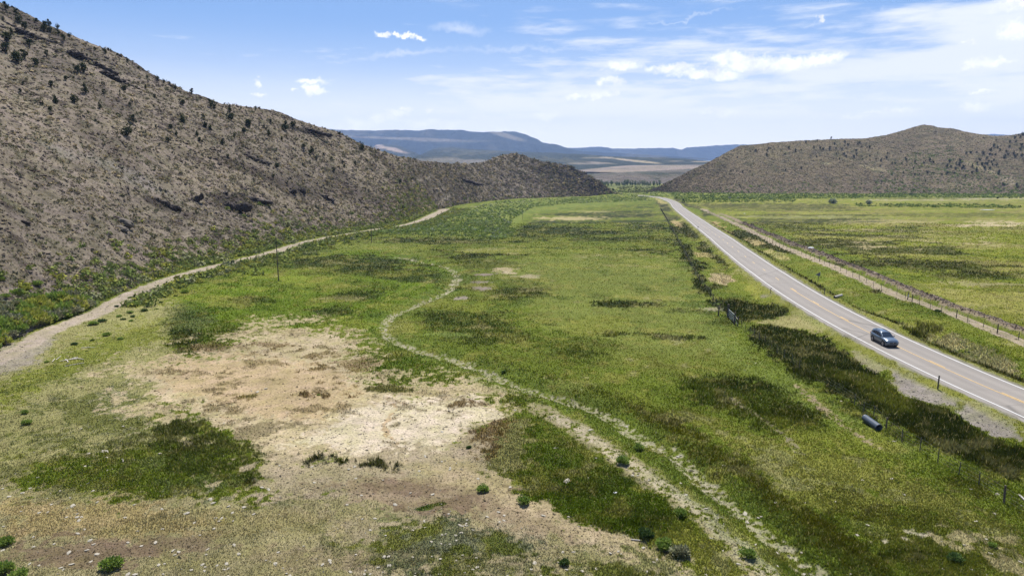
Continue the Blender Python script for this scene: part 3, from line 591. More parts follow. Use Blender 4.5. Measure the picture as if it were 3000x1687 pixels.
# plant cover gives the sheet some thickness of its own
Z_ = Z_+H_*V_*.35*(.5+.5*fbm(X_, Y_, .7, 2, 77))
def grid_faces(nr, nc):
    i = np.arange(nr-1)[:, None]*nc+np.arange(nc-1)[None, :]
    i = i.ravel(); return np.c_[i, i+1, i+nc+1, i+nc]
ground = obj_np('ground', np.c_[X_, Y_, Z_], grid_faces(len(Yg), len(us)), M_ground, col=C_, smooth=True)
tag(ground, kind='structure')
GC = C_.reshape(len(Yg), len(us), 3); GH = H_.reshape(len(Yg), len(us)); GV = V_.reshape(len(Yg), len(us)); GZ = Z_.reshape(len(Yg), len(us))
def gsample(X, Y):
    i = np.clip(np.round(np.interp(1/np.maximum(Y, 1), inv[::-1], np.arange(len(inv))[::-1])).astype(int), 0, len(inv)-1)
    j = np.clip(np.round(np.interp(X/Y, us, np.arange(len(us)))).astype(int), 0, len(us)-1)
    return GC[i, j], GH[i, j], GV[i, j], GZ[i, j]
del X_, Y_, Z_, C_, H_, V_, XX, YY, UU
# the plain under and beyond everything
pl = obj_np('plain', [(-15000, -3000, -52), (15000, -3000, -52), (15000, 12000, -52), (-15000, 12000, -52)], np.array([[0, 1, 2, 3]]),
            mat_simple('plain_soil', alb((130, 130, 92)), noise_scale=.01), smooth=False)
tag(pl, kind='structure')

# ------------------------------------------------------------------ hills
class Hill:
    """slope rising from a toe line to a skyline; both were read as sight lines and set at real distances"""
    def __init__(self, name, toe, sky, slope, expo=1.15, amp=1.0, seed=0, toe_fix=None, back=-.25):
        self.name = name; self.expo = expo; self.amp = amp; self.seed = seed; self.back = back
        x, y, z = rays([p[0] for p in sky], [p[1] for p in sky])
        self.su = x/y; self.se = z/y
        if toe_fix is None:
            tx, ty = hit_base([p[0] for p in toe], [p[1] for p in toe])
            self.tu = tx/ty; self.tY = ty; self.tz = base(ty)-.6
        else:
            self.tu, self.tY, self.tz = [np.array(a, float) for a in toe_fix]
        self.slope = slope
    def line(self, u):
        o = np.argsort(self.tu); Yt = np.interp(u, self.tu[o], self.tY[o]); zt = np.interp(u, self.tu[o], self.tz[o])
        e = np.interp(u, self.su, self.se)
        s = np.interp(u, self.slope[0], self.slope[1])
        Yr = (CAMH-zt+s*Yt)/np.maximum(s-e, .02)
        Yr = np.maximum(Yr, Yt+2)
        return Yt, zt, Yr, CAMH+e*Yr
    def z(self, X, Y, detail=True):
        Y = np.maximum(Y, 1.0); u = X/Y
        Yt, zt, Yr, zr = self.line(u)
        t = (Y-Yt)/(Yr-Yt)
        tc_ = np.clip(t, 0, 1)
        f = tc_**self.expo
        z = zt+(zr-zt)*f
        z = np.where(t < 0, zt+(t)*(Yr-Yt)*.12-.0, z)
        z = np.where(t > 1, zr+self.back*(Y-Yr)-.0, z)
        rise = np.clip((zr-zt)/12, 0, 1)
        w = sstep(-.02, .06, t)*rise
        edge = 1-.94*sstep(.7, 1.0, tc_)
        big = 4.4*fbm(X+.5*Y, Y*.7, 52, 4, self.seed+1)*w*edge*sstep(0, .25, tc_)
        med = (.9*fbm(X, Y, 9, 4, self.seed+2)+.35*fbm(X, Y, 1.9, 3, self.seed+3))*w
        z = z+self.amp*(big*edge+med*(.5+.5*edge))
        if detail: z = z+self.amp*.12*fbm(X, Y, .6, 2, self.seed+4)*w
        return z
    def build(self, ulo, uhi, nu, nt, mat, colf, smooth=False, tmax=1.5):
        u = np.linspace(ulo, uhi, nu)
        t = np.r_[np.linspace(-.12, 1.0, nt), np.linspace(1.01, tmax, 14)]
        Yt, zt, Yr, zr = self.line(u)
        # closer rows near the toe so that their spacing follows the distance
        k = np.log(Yr/np.maximum(Yt, 1))
        T = np.where(t[:, None] <= 0, t[:, None], np.where(t[:, None] <= 1, (np.exp(np.clip(t, 0, 1)[:, None]*k[None, :])-1)/(np.exp(k)[None, :]-1+1e-9), t[:, None]))
        Yv = Yt[None, :]+T*(Yr-Yt)[None, :]
        Xv = u[None, :]*Yv
        Zv = self.z(Xv.ravel(), Yv.ravel())
        C = colf(Xv.ravel(), Yv.ravel(), Zv, T.ravel())
        self.pts = np.c_[Xv.ravel(), Yv.ravel(), Zv]; self.cols = C; self.T = T.ravel(); self.nu = nu; self.nrows = nt
        o = obj_np(self.name, self.pts, grid_faces(len(t), nu), mat, col=C, smooth=smooth)
        tag(o, kind='structure')
        return o
    def hitpx(self, px, py):
        """ray march; arrays in, world points out (NaN where the sight line misses)"""
        rx, ry, rz = rays(px, py); u = rx/ry; e = rz/ry
        Yt, zt, Yr, zr = self.line(u)
        lo = np.full(np.shape(u), np.nan); prev = Yt*.9
        T = np.linspace(-.05, 1.02, 160)
        found = np.zeros(np.shape(u), bool); out = np.full(np.shape(u), np.nan)
        for t in T:
            Y = Yt+t*(Yr-Yt)
            g = self.z(u*Y, Y, False)-(CAMH+e*Y)
            m = (~found) & (g > 0)
            a = prev.copy(); b = Y.copy()
            if m.any():
                aa, bb, uu, ee = a[m], b[m], u[m], e[m]
                for _ in range(14):
                    c = .5*(aa+bb); gg = self.z(uu*c, c, False)-(CAMH+ee*c)
                    aa = np.where(gg > 0, aa, c); bb = np.where(gg > 0, c, bb)
                out[m] = bb; found |= m
            prev = Y
        return np.c_[u*out, out, self.z(u*out, out)]

HL = Hill('hillside', toe=[(-700,1150),(-250,960),(0,862),(60,838),(130,800),(230,765),(330,722),(430,682),(560,646),(680,618),(760,596),(860,577),(940,566),(1020,553),(1100,528),(1180,512),(1300,500),(1400,497),(1480,494),(1530,489),(1541,488),(1600,488)],
  sky=[(-900,-330),(-400,-150),(-100,-35),(0,8),(40,22),(75,38),(100,55),(160,80),(200,97),(250,118),(300,135),(345,160),(375,183),(400,200),(440,215),(470,232),(520,245),(560,262),(620,268),(700,281),(745,300),(800,318),(850,333),(900,357),(950,377),(1000,393),(1060,405),(1120,411),(1180,413),(1215,408),(1250,394),(1275,388),(1305,388),(1335,398),(1365,407),(1400,411),(1430,418),(1460,430),(1490,446),(1515,462),(1532,478),(1541,487),(1600,500)],
  slope=[[-1.4,-.75,-.5,-.3,-.2,-.1,-.03,.05,.15,.2],[.6,.45,.37,.30,.27,.25,.27,.33,.5,.6]], expo=1.12, amp=1.0, seed=300)
HR = Hill('hillside_east', toe=[(1560,484),(1640,482),(1700,485),(1900,487),(2576,489),(3600,490)],
  sky=[(1560,489),(1630,481),(1660,468),(1700,448),(1740,428),(1780,410),(1820,388),(1850,372),(1862,367),(1900,364),(1940,359),(2000,355),(2060,352),(2120,350),(2180,348),(2230,340),(2270,329),(2300,320),(2322,314),(2345,316),(2360,321),(2400,324),(2420,330),(2460,337),(2500,342),(2540,341),(2576,335),(2700,320),(3200,290),(3800,300)],
  slope=[[.1,.17,.22,.3,.5,.75,1.4],[.35,.3,.28,.26,.24,.24,.3]], expo=1.05, amp=1.6, seed=500)
LEDGES = [(700,315,835,345,10),(1130,440,1210,462,7),(60,60,300,150,16),(300,140,420,205,10)]
def col_left(X, Y, Z, T):
    px, py = project(X, Y, Z)
    n = X.size
    C = np.tile(alb((152, 138, 118)), (n, 1))
    g = fbm(X, Y, 34, 4, 310); C = lerp(C, alb((176, 158, 126)), sstep(-.1, .5, g)[:, None]*.7)         # straw slopes
    up = sstep(620, 250, py); C = lerp(C, alb((168, 150, 124)), (up*.45)[:, None])
    g = fbm(X+.6*Y, Y*.6, 26, 4, 311)
    C = lerp(C, alb((112, 98, 86)), (sstep(.08, .5, g)*.75)[:, None])                                         # stone stripes
    g = fbm(X, Y, 5, 4, 312, .6)
    C = lerp(C, alb((84, 72, 66)), (sstep(.22, .5, g)*.8)[:, None])
    g = fbm(X, Y, 3.2, 4, 313, .6)
    C = lerp(C, alb((118, 118, 84)), (sstep(.18, .42, g)*.7)[:, None])
    g = fbm(X, Y, 1.3, 3, 314, .65)
    C = C*(1+.45*g)[:, None]
    # patches seen on this particular hill
    def el_(cx, cy, rx, ry, c, a, rot=0):
        nonlocal C
        ca, sa = math.cos(R(rot)), math.sin(R(rot)); dx, dy = px-cx, py-cy
        q = np.hypot((dx*ca+dy*sa)/rx, (-dx*sa+dy*ca)/ry)
        m = sstep(1.15, .6, q+.35*fbm(X, Y, 4, 3, 320))*a
        C = lerp(C, alb(c), m[:, None])
    el_(950,300,160,14,(196,174,130),.35,33); el_(880,420,260,16,(190,170,130),.4,27); el_(1010,330,260,12,(190,166,120),.25,28)
    el_(320,440,140,18,(150,146,140),.6,25); el_(150,380,60,12,(152,150,146),.5,25)
    el_(585,512,75,32,(66,58,50),.85,8); el_(400,512,45,14,(64,56,50),.8,25); el_(730,300,10,5,(60,52,48),.5)
    el_(765,330,75,7,(56,48,46),.95,13); el_(630,430,130,14,(78,60,54),.6,20); el_(470,390,90,8,(80,66,58),.4,25)
    el_(1170,452,50,6,(70,60,52),.8,28); el_(850,480,200,26,(96,82,72),.45,12); el_(750,480,70,14,(72,58,52),.5,15)
    el_(170,100,220,14,(84,74,64),.6,28); el_(60,50,120,14,(76,66,60),.7,25); el_(360,170,80,12,(70,60,56),.7,32)
    el_(1440,450,120,30,(70,62,60),.75,25); el_(1290,395,60,8,(110,96,74),.6,5); el_(1330,420,80,9,(74,64,58),.6,20); el_(1400,470,120,10,(86,74,66),.5,15)
    el_(1270,400,60,14,(180,160,118),.5,0)
    for (a, b, w, al_) in ((((1035,462),(1110,434)),0,3,.8),(((1062,528),(1105,512),(1128,498),(1138,488)),0,5,.9)):
        d = None
        for q0, q1 in zip(a[:-1], a[1:]):
            dx, dy = q1[0]-q0[0], q1[1]-q0[1]; tt = np.clip(((px-q0[0])*dx+(py-q0[1])*dy)/(dx*dx+dy*dy), 0, 1)
            r_ = np.hypot(px-q0[0]-tt*dx, py-q0[1]-tt*dy); d = r_ if d is None else np.minimum(d, r_)
        m = sstep(w*1.4, w*.5, d)*al_
        C = lerp(C, alb((198, 182, 158)), m[:, None])
    # greener foot of the slope
    m = sstep(.10, .0, T)*sstep(-.2, .3, fbm(X, Y, 4, 3, 315))*.55
    C = lerp(C, alb((122, 124, 82)), m[:, None])
    g = sstep(700, 1200, px)*sstep(520, 400, py)*.25
    C = lerp(C, alb((160, 144, 112)), g[:, None])
    g = fbm(X, Y, 70, 3, 330); C = C*(1+.22*g)[:, None]; L_ = C.mean(1)[:, None]; C = lerp(C, L_*np.array([1.07, .98, .97]), .5)
    return np.clip(C*.93*np.array([1.0, .98, .935]), .01, .6)
hill_left = HL.build(-1.3, .158, 1500, 560, M_hill, col_left)
def col_right(X, Y, Z, T):
    n = X.size; px, py = project(X, Y, Z)
    C = np.tile(alb((128, 114, 96)), (n, 1))
    g = fbm(X, Y, 120, 4, 510); C = lerp(C, alb((134, 122, 100)), sstep(-.1, .4, g)[:, None]*.6)
    g = fbm(X, Y, 9, 4, 511, .65); C = lerp(C, alb((92, 90, 62)), sstep(.05, .4, g)[:, None]*.8)
    m = sstep(.35, .0, T)*.6; C = lerp(C, alb((126, 112, 100)), m[:, None])
    g = fbm(X, Y, 30, 4, 512, .6); C = lerp(C, alb((88, 80, 72)), (sstep(.3, .55, g)*sstep(.3,.05,T)*.6)[:, None])
    for (cx, cy, rx, ry, rot, c, a) in ((2470,424,50,5,22,(180,166,136),.6),(2200,425,40,4,12,(180,168,140),.6),(2080,412,14,2,0,(186,176,150),.7),(2540,455,30,12,20,(172,158,142),.6),(2420,465,60,9,-8,(160,146,126),.5),(2130,370,120,6,-8,(84,78,58),.5),(2370,335,60,8,-10,(90,84,64),.5),(1870,372,25,4,0,(90,82,66),.7),(2080,450,20,6,20,(92,84,74),.5)):
        ca, sa = math.cos(R(rot)), math.sin(R(rot)); dx, dy = px-cx, py-cy
        q = np.hypot((dx*ca+dy*sa)/rx, (-dx*sa+dy*ca)/ry); m = sstep(1.2, .6, q+.4*fbm(X, Y, 14, 3, 520))*a
        C = lerp(C, alb(c), m[:, None])
    g = fbm(X, Y, 3.5, 3, 513, .65); C = C*(1+.4*g)[:, None]
    return np.clip(C*1.15*np.array([1.0, 1.0, .88]), .01, .6)
hill_right = HR.build(.13, 1.3, 1100, 330, M_hillfar, col_right)

def far_hill(name, sky, Yt, zt, slope, colf, amp, seed, nu=700, nt=120, expo=1.0, tmax=1.6, back=-.02):
    ul, ur = [rays(p[0], p[1]) for p in (sky[0], sky[-1])]
    u0 = ul[0]/ul[1]; u1 = ur[0]/ur[1]
    h = Hill(name, None, sky, [[-2, 2], [slope, slope]], expo=expo, amp=amp, seed=seed, toe_fix=([-2, 2], [Yt, Yt], [zt, zt]), back=back)
    def zz(X, Y, detail=True):
        u = X/Y; Yt_, zt_, Yr, zr = h.line(u); t = (Y-Yt_)/(Yr-Yt_); tc_ = np.clip(t, 0, 1)
        z = zt_+(zr-zt_)*tc_**expo
        z = np.where(t < 0, zt_+t*(Yr-Yt_)*.02, z); z = np.where(t > 1, zr+back*(Y-Yr), z)
        w = np.sin(np.pi*np.clip(tc_, 0, 1))**.5*(t > 0)*(t < 1)
        ridge = 1-2*abs(fbm(X*1.6, Y*.5, amp*9, 4, seed))
        return z+amp*(w*ridge*.8+.15*fbm(X, Y, amp*1.5, 3, seed+9))*np.clip((zr-zt_)/(amp*3), 0, 1)
    h.z = zz
    return h.build(u0, u1, nu, nt, M_far, colf, smooth=False, tmax=tmax)
def fcol(base_c, alt, s, thr=(0., .3), seed=0, extra=()):
    def f(X, Y, Z, T):
        px, py = project(X, Y, Z)
        C = np.tile(alb(base_c), (X.size, 1))
        g = fbm(X, Y*.5, s, 4, seed, .6); C = lerp(C, alb(alt), sstep(thr[0], thr[1], g)[:, None])
        for (cx, cy, rx, ry, rot, c, a) in extra:
            ca, sa = math.cos(R(rot)), math.sin(R(rot)); dx, dy = px-cx, py-cy
            q = np.hypot((dx*ca+dy*sa)/rx, (-dx*sa+dy*ca)/ry); m = sstep(1.25, .6, q+.55*fbm(X, Y*.4, s*.5, 4, seed+5))*a
            C = lerp(C, alb(c), m[:, None])
        return np.clip(C, .01, .5)
    return f
far_hill('bench', [(1380,452),(1480,443),(1560,438),(1650,435),(1745,432),(1900,431),(2100,434)], 1450, -36, .055,
  fcol((122,114,104), (88,92,74), 60, seed=600, extra=((1700,436,60,3,0,(70,76,60),.7),(1650,445,100,4,0,(134,122,112),.5))), 5, 600, 500, 60, back=0.0, tmax=5.0)
far_hill('plateau', [(1300,438),(1440,431),(1500,426),(1560,420),(1590,418),(1700,417),(1800,419),(1950,421),(2200,424)], 1950, -19, .0032,
  fcol((168,154,142), (150,140,132), 160, (-.1,.5), seed=610, extra=((1660,424,120,1.5,0,(160,146,136),.5),(1500,434,60,3,-6,(186,170,150),.5))), .6, 610, 400, 60, back=-.01, tmax=2.0)
far_hill('wooded_hill', [(1000,405),(1035,400),(1065,388),(1090,375),(1110,370),(1140,370),(1180,375),(1230,379),(1300,382),(1380,385),(1460,389),(1540,394),(1620,397),(1680,398),(1730,401),(1770,405),(1810,409),(1900,412)], 3000, -36, .035,
  fcol((60,68,44), (92,92,66), 260, (.12,.4), seed=620, extra=((1590,404,75,3,6,(196,180,150),.95),(1500,398,30,1,0,(186,172,150),.8),(1510,410,40,2,4,(176,162,146),.7),(1760,407,25,1.2,0,(190,176,150),.8),(1700,406,25,1.2,0,(190,176,150),.6),(1190,408,120,9,4,(160,148,130),.65),(1040,405,60,6,0,(150,140,122),.5),(1470,412,60,2.5,0,(176,164,148),.6))), 22, 620, 800, 160, expo=1.0)
far_hill('cliff_hill', [(860,400),(930,372),(950,365),(975,363),(1000,366),(1030,378),(1060,392),(1090,402),(1130,410)], 4700, -30, .07,
  fcol((60,68,48), (98,94,72), 260, (.1,.4), seed=630, extra=((985,375,46,5,14,(206,182,166),.85),(960,372,22,3,0,(200,176,160),.7))), 26, 630, 420, 120)
far_hill('mesa', [(560,322),(760,326),(840,327),(900,329),(960,328),(1040,329),(1080,327),(1130,327),(1200,331),(1260,333),(1290,332),(1310,335),(1335,345),(1365,359),(1390,363),(1420,372),(1450,379),(1480,382),(1560,386),(1640,391),(1780,399)], 7500, -20, .28,
  fcol((50,62,44), (92,92,72), 700, (.05,.4), seed=640, extra=((1010,349,170,4,2,(170,158,140),.6),(1270,341,50,6,15,(176,164,140),.6),(1310,386,14,3,0,(170,160,150),.6),(1150,355,100,4,0,(150,142,124),.35))), 70, 640, 700, 150)
far_hill('mesa_far', [(1360,375),(1480,372),(1515,371),(1540,374),(1600,375),(1690,374),(1715,377),(1725,372),(1780,368),(1830,366),(1870,365),(1960,363),(2300,350),(2500,338),(2560,342),(2900,345)], 10300, -51, .28,
  fcol((52,64,48), (76,82,66), 900, (.1,.5), seed=650), 60, 650, 500, 90)

# ------------------------------------------------------------------ highway
def ribbon(pts, offs, z0, ymax=1e9):
    """offs: lateral offsets; returns verts and quad faces that follow the road"""
    P_ = np.asarray(pts, float); P_ = P_[P_[:, 1] < ymax]
    d = np.gradient(P_, axis=0); d /= np.hypot(d[:, 0], d[:, 1])[:, None]; nrm = np.c_[d[:, 1], -d[:, 0]]
    V = []
    for o in offs:
        q = P_+nrm*o; V.append(np.c_[q, base(q[:, 1])+z0])
    V = np.stack(V, 1); n, k = V.shape[:2]
    return V.reshape(-1, 3), grid_faces(n, k)[:, ::-1]
def dense(pts, step=1.5, tmax=None):
    P_ = np.asarray(pts, float); seg = np.hypot(*np.diff(P_, axis=0).T); L = np.r_[0, np.cumsum(seg)]
    t = np.arange(0, L[-1], step); return np.c_[np.interp(t, L, P_[:, 0]), np.interp(t, L, P_[:, 1])]
RD = dense(ROADC, 1.5)
def mat_asphalt():
    m, nt = mat_new('worn_asphalt')
    tcn = N(nt, 'ShaderNodeTexCoord')
    n1 = N(nt, 'ShaderNodeTexNoise', inp={'Vector': tcn.outputs['Object'], 'Scale': 9.0, 'Detail': 6.0, 'Roughness': .8})
    mp = N(nt, 'ShaderNodeMapping', inp={'Vector': tcn.outputs['Object'], 'Scale': (.9, .05, 1)})
    n2 = N(nt, 'ShaderNodeTexNoise', inp={'Vector': mp.outputs[0], 'Scale': 1.0, 'Detail': 3.0})
    mp3 = N(nt, 'ShaderNodeMapping', inp={'Vector': tcn.outputs['Object'], 'Scale': (.05, .33, 1), 'Rotation': (0, 0, R(4))})
    v3 = N(nt, 'ShaderNodeTexVoronoi', feature='DISTANCE_TO_EDGE', inp={'Vector': mp3.outputs[0], 'Scale': .35})
    crack = N(nt, 'ShaderNodeMapRange', inp={0: v3.outputs['Distance'], 1: 0.0, 2: .006, 3: .62, 4: 1.0})
    a = N(nt, 'ShaderNodeMapRange', inp={0: n1.outputs[0], 1: .3, 2: .7, 3: .88, 4: 1.12})
    b = N(nt, 'ShaderNodeMapRange', inp={0: n2.outputs[0], 1: .3, 2: .7, 3: .93, 4: 1.07})
    k = math_n(nt, 'MULTIPLY', math_n(nt, 'MULTIPLY', a.outputs[0], b.outputs[0]), crack.outputs[0])
    atw = N(nt, 'ShaderNodeAttribute', attribute_name='Col'); k = math_n(nt, 'MULTIPLY', k, atw.outputs['Fac'])
    sc = N(nt, 'ShaderNodeVectorMath', operation='SCALE', inp={0: tuple(alb((170, 162, 153))), 'Scale': k})
    p = N(nt, 'ShaderNodeBsdfPrincipled', inp={'Base Color': sc.outputs[0], 'Roughness': .85, 'Specular IOR Level': .25})
    N(nt, 'ShaderNodeOutputMaterial', inp={0: p.outputs[0]})
    return m
ROFF = [-4.15, -3.8]+list(np.linspace(-3.6, 3.6, 19))+[3.8, 4.1]
v, f = ribbon(RD, ROFF, .03)
nc = len(ROFF); jit = fbm(v[:, 0], v[:, 1], 1.5, 3, 900)*.28
v[0::nc, 0] += jit[0::nc]; v[nc-1::nc, 0] += jit[nc-1::nc]; v[0::nc, 2] -= .1; v[nc-1::nc, 2] -= .1
ro = np.tile(np.array(ROFF), len(v)//nc); wear = np.ones(len(v))
for c_ in (-2.75, -1.05, 1.05, 2.75): wear -= .10*np.exp(-((ro-c_)/.38)**2)
wear += .05*np.exp(-((ro-1.9)/.3)**2)+.05*np.exp(-((ro+1.9)/.3)**2)
wear *= 1+.10*fbm(v[:, 0]*2, v[:, 1]*.25, 3, 3, 901)
road = obj_np('road', v, f, mat_asphalt(), col=np.repeat(wear[:, None], 3, 1), smooth=False); tag(road, kind='structure')
M_white = mat_simple('white_road_paint', alb((246, 244, 240))*1.1, rough=.6, noise_amt=.12, noise_scale=3.0)
M_yellow = mat_simple('yellow_road_paint', alb((242, 200, 124))*1.1, rough=.6, noise_amt=.15, noise_scale=3.0)
def marks(name, parts, mat):
    V = []; Fc = []; n = 0
    for pts, offs in parts:
        v, f = ribbon(pts, offs, .05); V.append(v); Fc.append(f+n); n += len(v)
    o = obj_np(name, np.concatenate(V), np.concatenate(Fc), mat); tag(o, kind='structure'); return o
marks('road_edge_lines', [(RD, [-3.575, -3.405]), (RD, [3.405, 3.575])], M_white)
# the solid line begins where the dashes turn into a no-passing line
xs, ys_ = hit_base(*O([(2312.5, 843)])[0])
seg = np.hypot(*np.diff(RD, axis=0).T); ARC = np.r_[0, np.cumsum(seg)]
i0 = int(np.argmin(np.hypot(RD[:, 0]-xs, RD[:, 1]-ys_))); a0 = ARC[i0]
def along(a): return np.c_[np.interp(a, ARC, RD[:, 0]), np.interp(a, ARC, RD[:, 1])]
def at_road(a, off):
    p = along(np.array([a, a+1.0])); d = p[1]-p[0]; d /= np.hypot(*d); return np.array([p[0][0]+d[1]*off, p[0][1]-d[0]*off]), d
parts = [(RD[:i0+1], [-.20, -.06])]
for k in range(-12, 40):
    a = a0+12.19*k
    if a > 3 and a < ARC[-1]-10: parts.append((along(np.linspace(a-3.05, a, 4)), [.06, .22]))
marks('road_centre_lines', parts, M_yellow)

# ------------------------------------------------------------------ grass blades (one countless mass)
def blades(npts, ymin, ymax, seed, hmul=1.0):
    r = np.random.default_rng(seed)
    u = r.uniform(-.84, .84, npts); iv = r.uniform(1/ymax, 1/ymin, npts); Y = 1/iv; X = u*Y
    c, h, cv, z = gsample(X, Y)
    keep = r.random(npts) < np.clip(cv, 0, 1)**1.2*.97+.015
    d, _, _ = pdist(X[keep], Y[keep], ROADC)
    idx = np.nonzero(keep)[0][d > 4.3]
    X, Y, c, h, z, cv = X[idx], Y[idx], c[idx], h[idx], z[idx], cv[idx]; n = len(X)
    clump = .55+.9*np.clip(.5+.5*fbm(X, Y, .9, 3, 400+seed)+.25*r.standard_normal(n)*.4, 0, 1)
    hh = np.maximum(h*hmul, .0009*Y)*clump*r.uniform(.5, 1.35, n)
    w = (.018+.00085*Y)*r.uniform(.5, 1.2, n)*(.7+.3*np.clip(hh*4, 0, 1.5))
    a = r.uniform(0, math.pi, n); la = r.uniform(0, 2*math.pi, n); lean = r.uniform(.1, .75, n)*hh
    bx, by = np.cos(a)*w, np.sin(a)*w
    V = np.empty((n, 3, 3), np.float32)
    V[:, 0] = np.c_[X-bx, Y-by, z-.02]; V[:, 1] = np.c_[X+bx, Y+by, z-.02]
    V[:, 2] = np.c_[X+np.cos(la)*lean, Y+np.sin(la)*lean, z+hh]
    k = 1+r.uniform(-.28, .28, n)*(1-.65*sstep(80, 240, Y))*(1+.25*fbm(X, Y, .45, 2, 410))
    straw = (r.random(n) < .06)[:, None]
    cc = np.where(straw, c*.4+alb((190, 176, 118))*.6, c)*k[:, None]*1.48
    hue = r.uniform(-.1, .1, n); cc = cc*np.c_[1+hue, np.ones(n), 1-hue]
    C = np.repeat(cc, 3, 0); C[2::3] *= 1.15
    return V.reshape(-1, 3), C
NB = 900000
v, c = blades(NB, 37, 330, 21)
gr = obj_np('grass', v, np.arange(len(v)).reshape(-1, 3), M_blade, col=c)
tag(gr, label='short green and straw coloured grass covering the valley floor', cat='grass', kind='stuff')

# ------------------------------------------------------------------ building blocks for rocks and shrubs
OCT_V = np.array([(1,0,0),(-1,0,0),(0,1,0),(0,-1,0),(0,0,1),(0,0,-.6)], float)
OCT_F = np.array([(0,2,4),(2,1,4),(1,3,4),(3,0,4),(2,0,5),(1,2,5),(3,1,5),(0,3,5)])
def many_rocks(P_, S, C, seed, flat=.65):
    r = np.random.default_rng(seed); n = len(P_)
    V = OCT_V[None]*(1+.35*r.uniform(-1, 1, (n, 6, 1)))+.22*r.uniform(-1, 1, (n, 6, 3))
    a = r.uniform(0, 6.28, n); ca, sa = np.cos(a), np.sin(a)
    V = V*np.stack([np.ones(n), r.uniform(.55, 1, n), flat*r.uniform(.6, 1.2, n)], 1)[:, None, :]
    V = np.stack([V[..., 0]*ca[:, None]-V[..., 1]*sa[:, None], V[..., 0]*sa[:, None]+V[..., 1]*ca[:, None], V[..., 2]], -1)
    V = V*S[:, None, None]+P_[:, None, :]
    Fc = OCT_F[None]+np.arange(n)[:, None, None]*6
    return V.reshape(-1, 3), Fc.reshape(-1, 3), np.repeat(C, 6, 0)
def many_bushes(P_, S, C, seed, k=12, tall=.8, leaf=.55):
    """k leaf-clump triangles spread over each dome"""
    r = np.random.default_rng(seed); n = len(P_)
    d = r.standard_normal((n, k, 3)); d[..., 2] = abs(d[..., 2])*.9+.05; d /= np.linalg.norm(d, axis=-1, keepdims=True)
    cen = d*r.uniform(.35, .95, (n, k, 1))*np.array([1, 1, tall])
    t1 = r.standard_normal((n, k, 3)); t1 -= (t1*d).sum(-1, keepdims=True)*d*.6; t1 /= np.linalg.norm(t1, axis=-1, keepdims=True)
    t2 = np.cross(d, t1)
    l = leaf*r.uniform(.6, 1.2, (n, k, 1))
    V = np.stack([cen+t1*l*.6, cen-t1*l*.35+t2*l*.5, cen-t1*l*.35-t2*l*.5+d*l*.4], 2)
    V = V*S[:, None, None, None]+P_[:, None, None, :]
    col = np.repeat(C, k, 0)*r.uniform(.65, 1.4, (n*k, 1))
    V = V.reshape(-1, 3); return V, np.arange(len(V)).reshape(-1, 3), np.repeat(col, 3, 0)
def hill_sample(h, n, seed, tlo=0.0, thi=1.0, ulo=-.86, uhi=.86, bias=None):
    r = np.random.default_rng(seed)
    rows = h.nrows; i = r.integers(0, rows*h.nu, n)
    p = h.pts[i]; t = h.T[i]; u = p[:, 0]/p[:, 1]
    m = (t > tlo) & (t < thi) & (u > ulo) & (u < uhi); i = i[m]
    p = h.pts[i].copy(); j = .002*p[:, 1:2]*r.uniform(-1, 1, (len(i), 2)); p[:, :2] += j
    p[:, 2] = h.z(p[:, 0], p[:, 1])
    return p, h.cols[i], h.T[i], r
def mixc(n, cols, probs, r):
    c = np.array([alb(k) for k in cols]); return c[r.choice(len(cols), n, p=probs)]
# loose stones on the left slope
p, c, t, r = hill_sample(HL, 70000, 31)
g = fbm(p[:, 0], p[:, 1], 7, 4, 312, .6)
keep = r.random(len(p)) < .45+.9*g+.25; p, t, c = p[keep], t[keep], c[keep]; n = len(p)
S = (.08+.0009*p[:, 1])*np.exp(np.clip(r.normal(0, .65, n), -2, 1.15))
C = mixc(n, [(96,82,74),(66,56,52),(150,136,122),(124,104,92)], [.35, .2, .28, .17], r)*.55+c*.6
v, f, cc = many_rocks(p, S, C, 32, .6)
M_rockv = mat_leaf('slope_stone', 0.0)
o = obj_np('slope_stones', v, f, M_rockv, col=cc); tag(o, label='countless loose grey brown stones strewn over the steep left hillside', cat='stones', kind='stuff')
# dry shrubs and bunch grass on the left slope
p, c, t, r = hill_sample(HL, 80000, 33)
g = fbm(p[:, 0], p[:, 1], 3.2, 4, 313, .6); n = len(p)
foot = np.exp(-t/.05)
keep = r.random(n) < .45+.8*g+.3*foot; p, t, c, foot = p[keep], t[keep], c[keep], foot[keep]; n = len(p)
S = (.11+.0013*p[:, 1])*np.exp(np.clip(r.normal(0, .5, n), -2, 1.1))
C = mixc(n, [(126,124,86),(98,98,64),(184,166,120),(150,138,104)], [.3, .22, .26, .22], r)*.75+c*.35
gm = (r.random(n) < foot*.8)[:, None]; C = np.where(gm, mixc(n, [(122,134,74),(142,146,76),(104,108,70)], [.4, .3, .3], r), C)*1.45
v, f, cc = many_bushes(p, S, C, 34, 9, .75, .75)
o = obj_np('slope_scrub', v, f, M_leaf, col=cc); tag(o, label='low dry scrub and bunch grass dotted over the left hillside', cat='scrub', kind='stuff')
# scrub on the right-hand hill
p, c, t, r = hill_sample(HR, 60000, 35)
n = len(p); S = (.3+.00045*p[:, 1])*np.exp(r.normal(0, .35, n))
C = mixc(n, [(112,104,80),(98,90,72),(156,140,116),(126,114,94)], [.35, .2, .2, .25], r)*1.3
v, f, cc = many_bushes(p, S, C, 36, 6, .7, .8)
o = obj_np('far_slope_scrub', v, f, M_leaf, col=cc); tag(o, label='grey green scrub stippling the broad hill to the right of the highway', cat='scrub', kind='stuff')

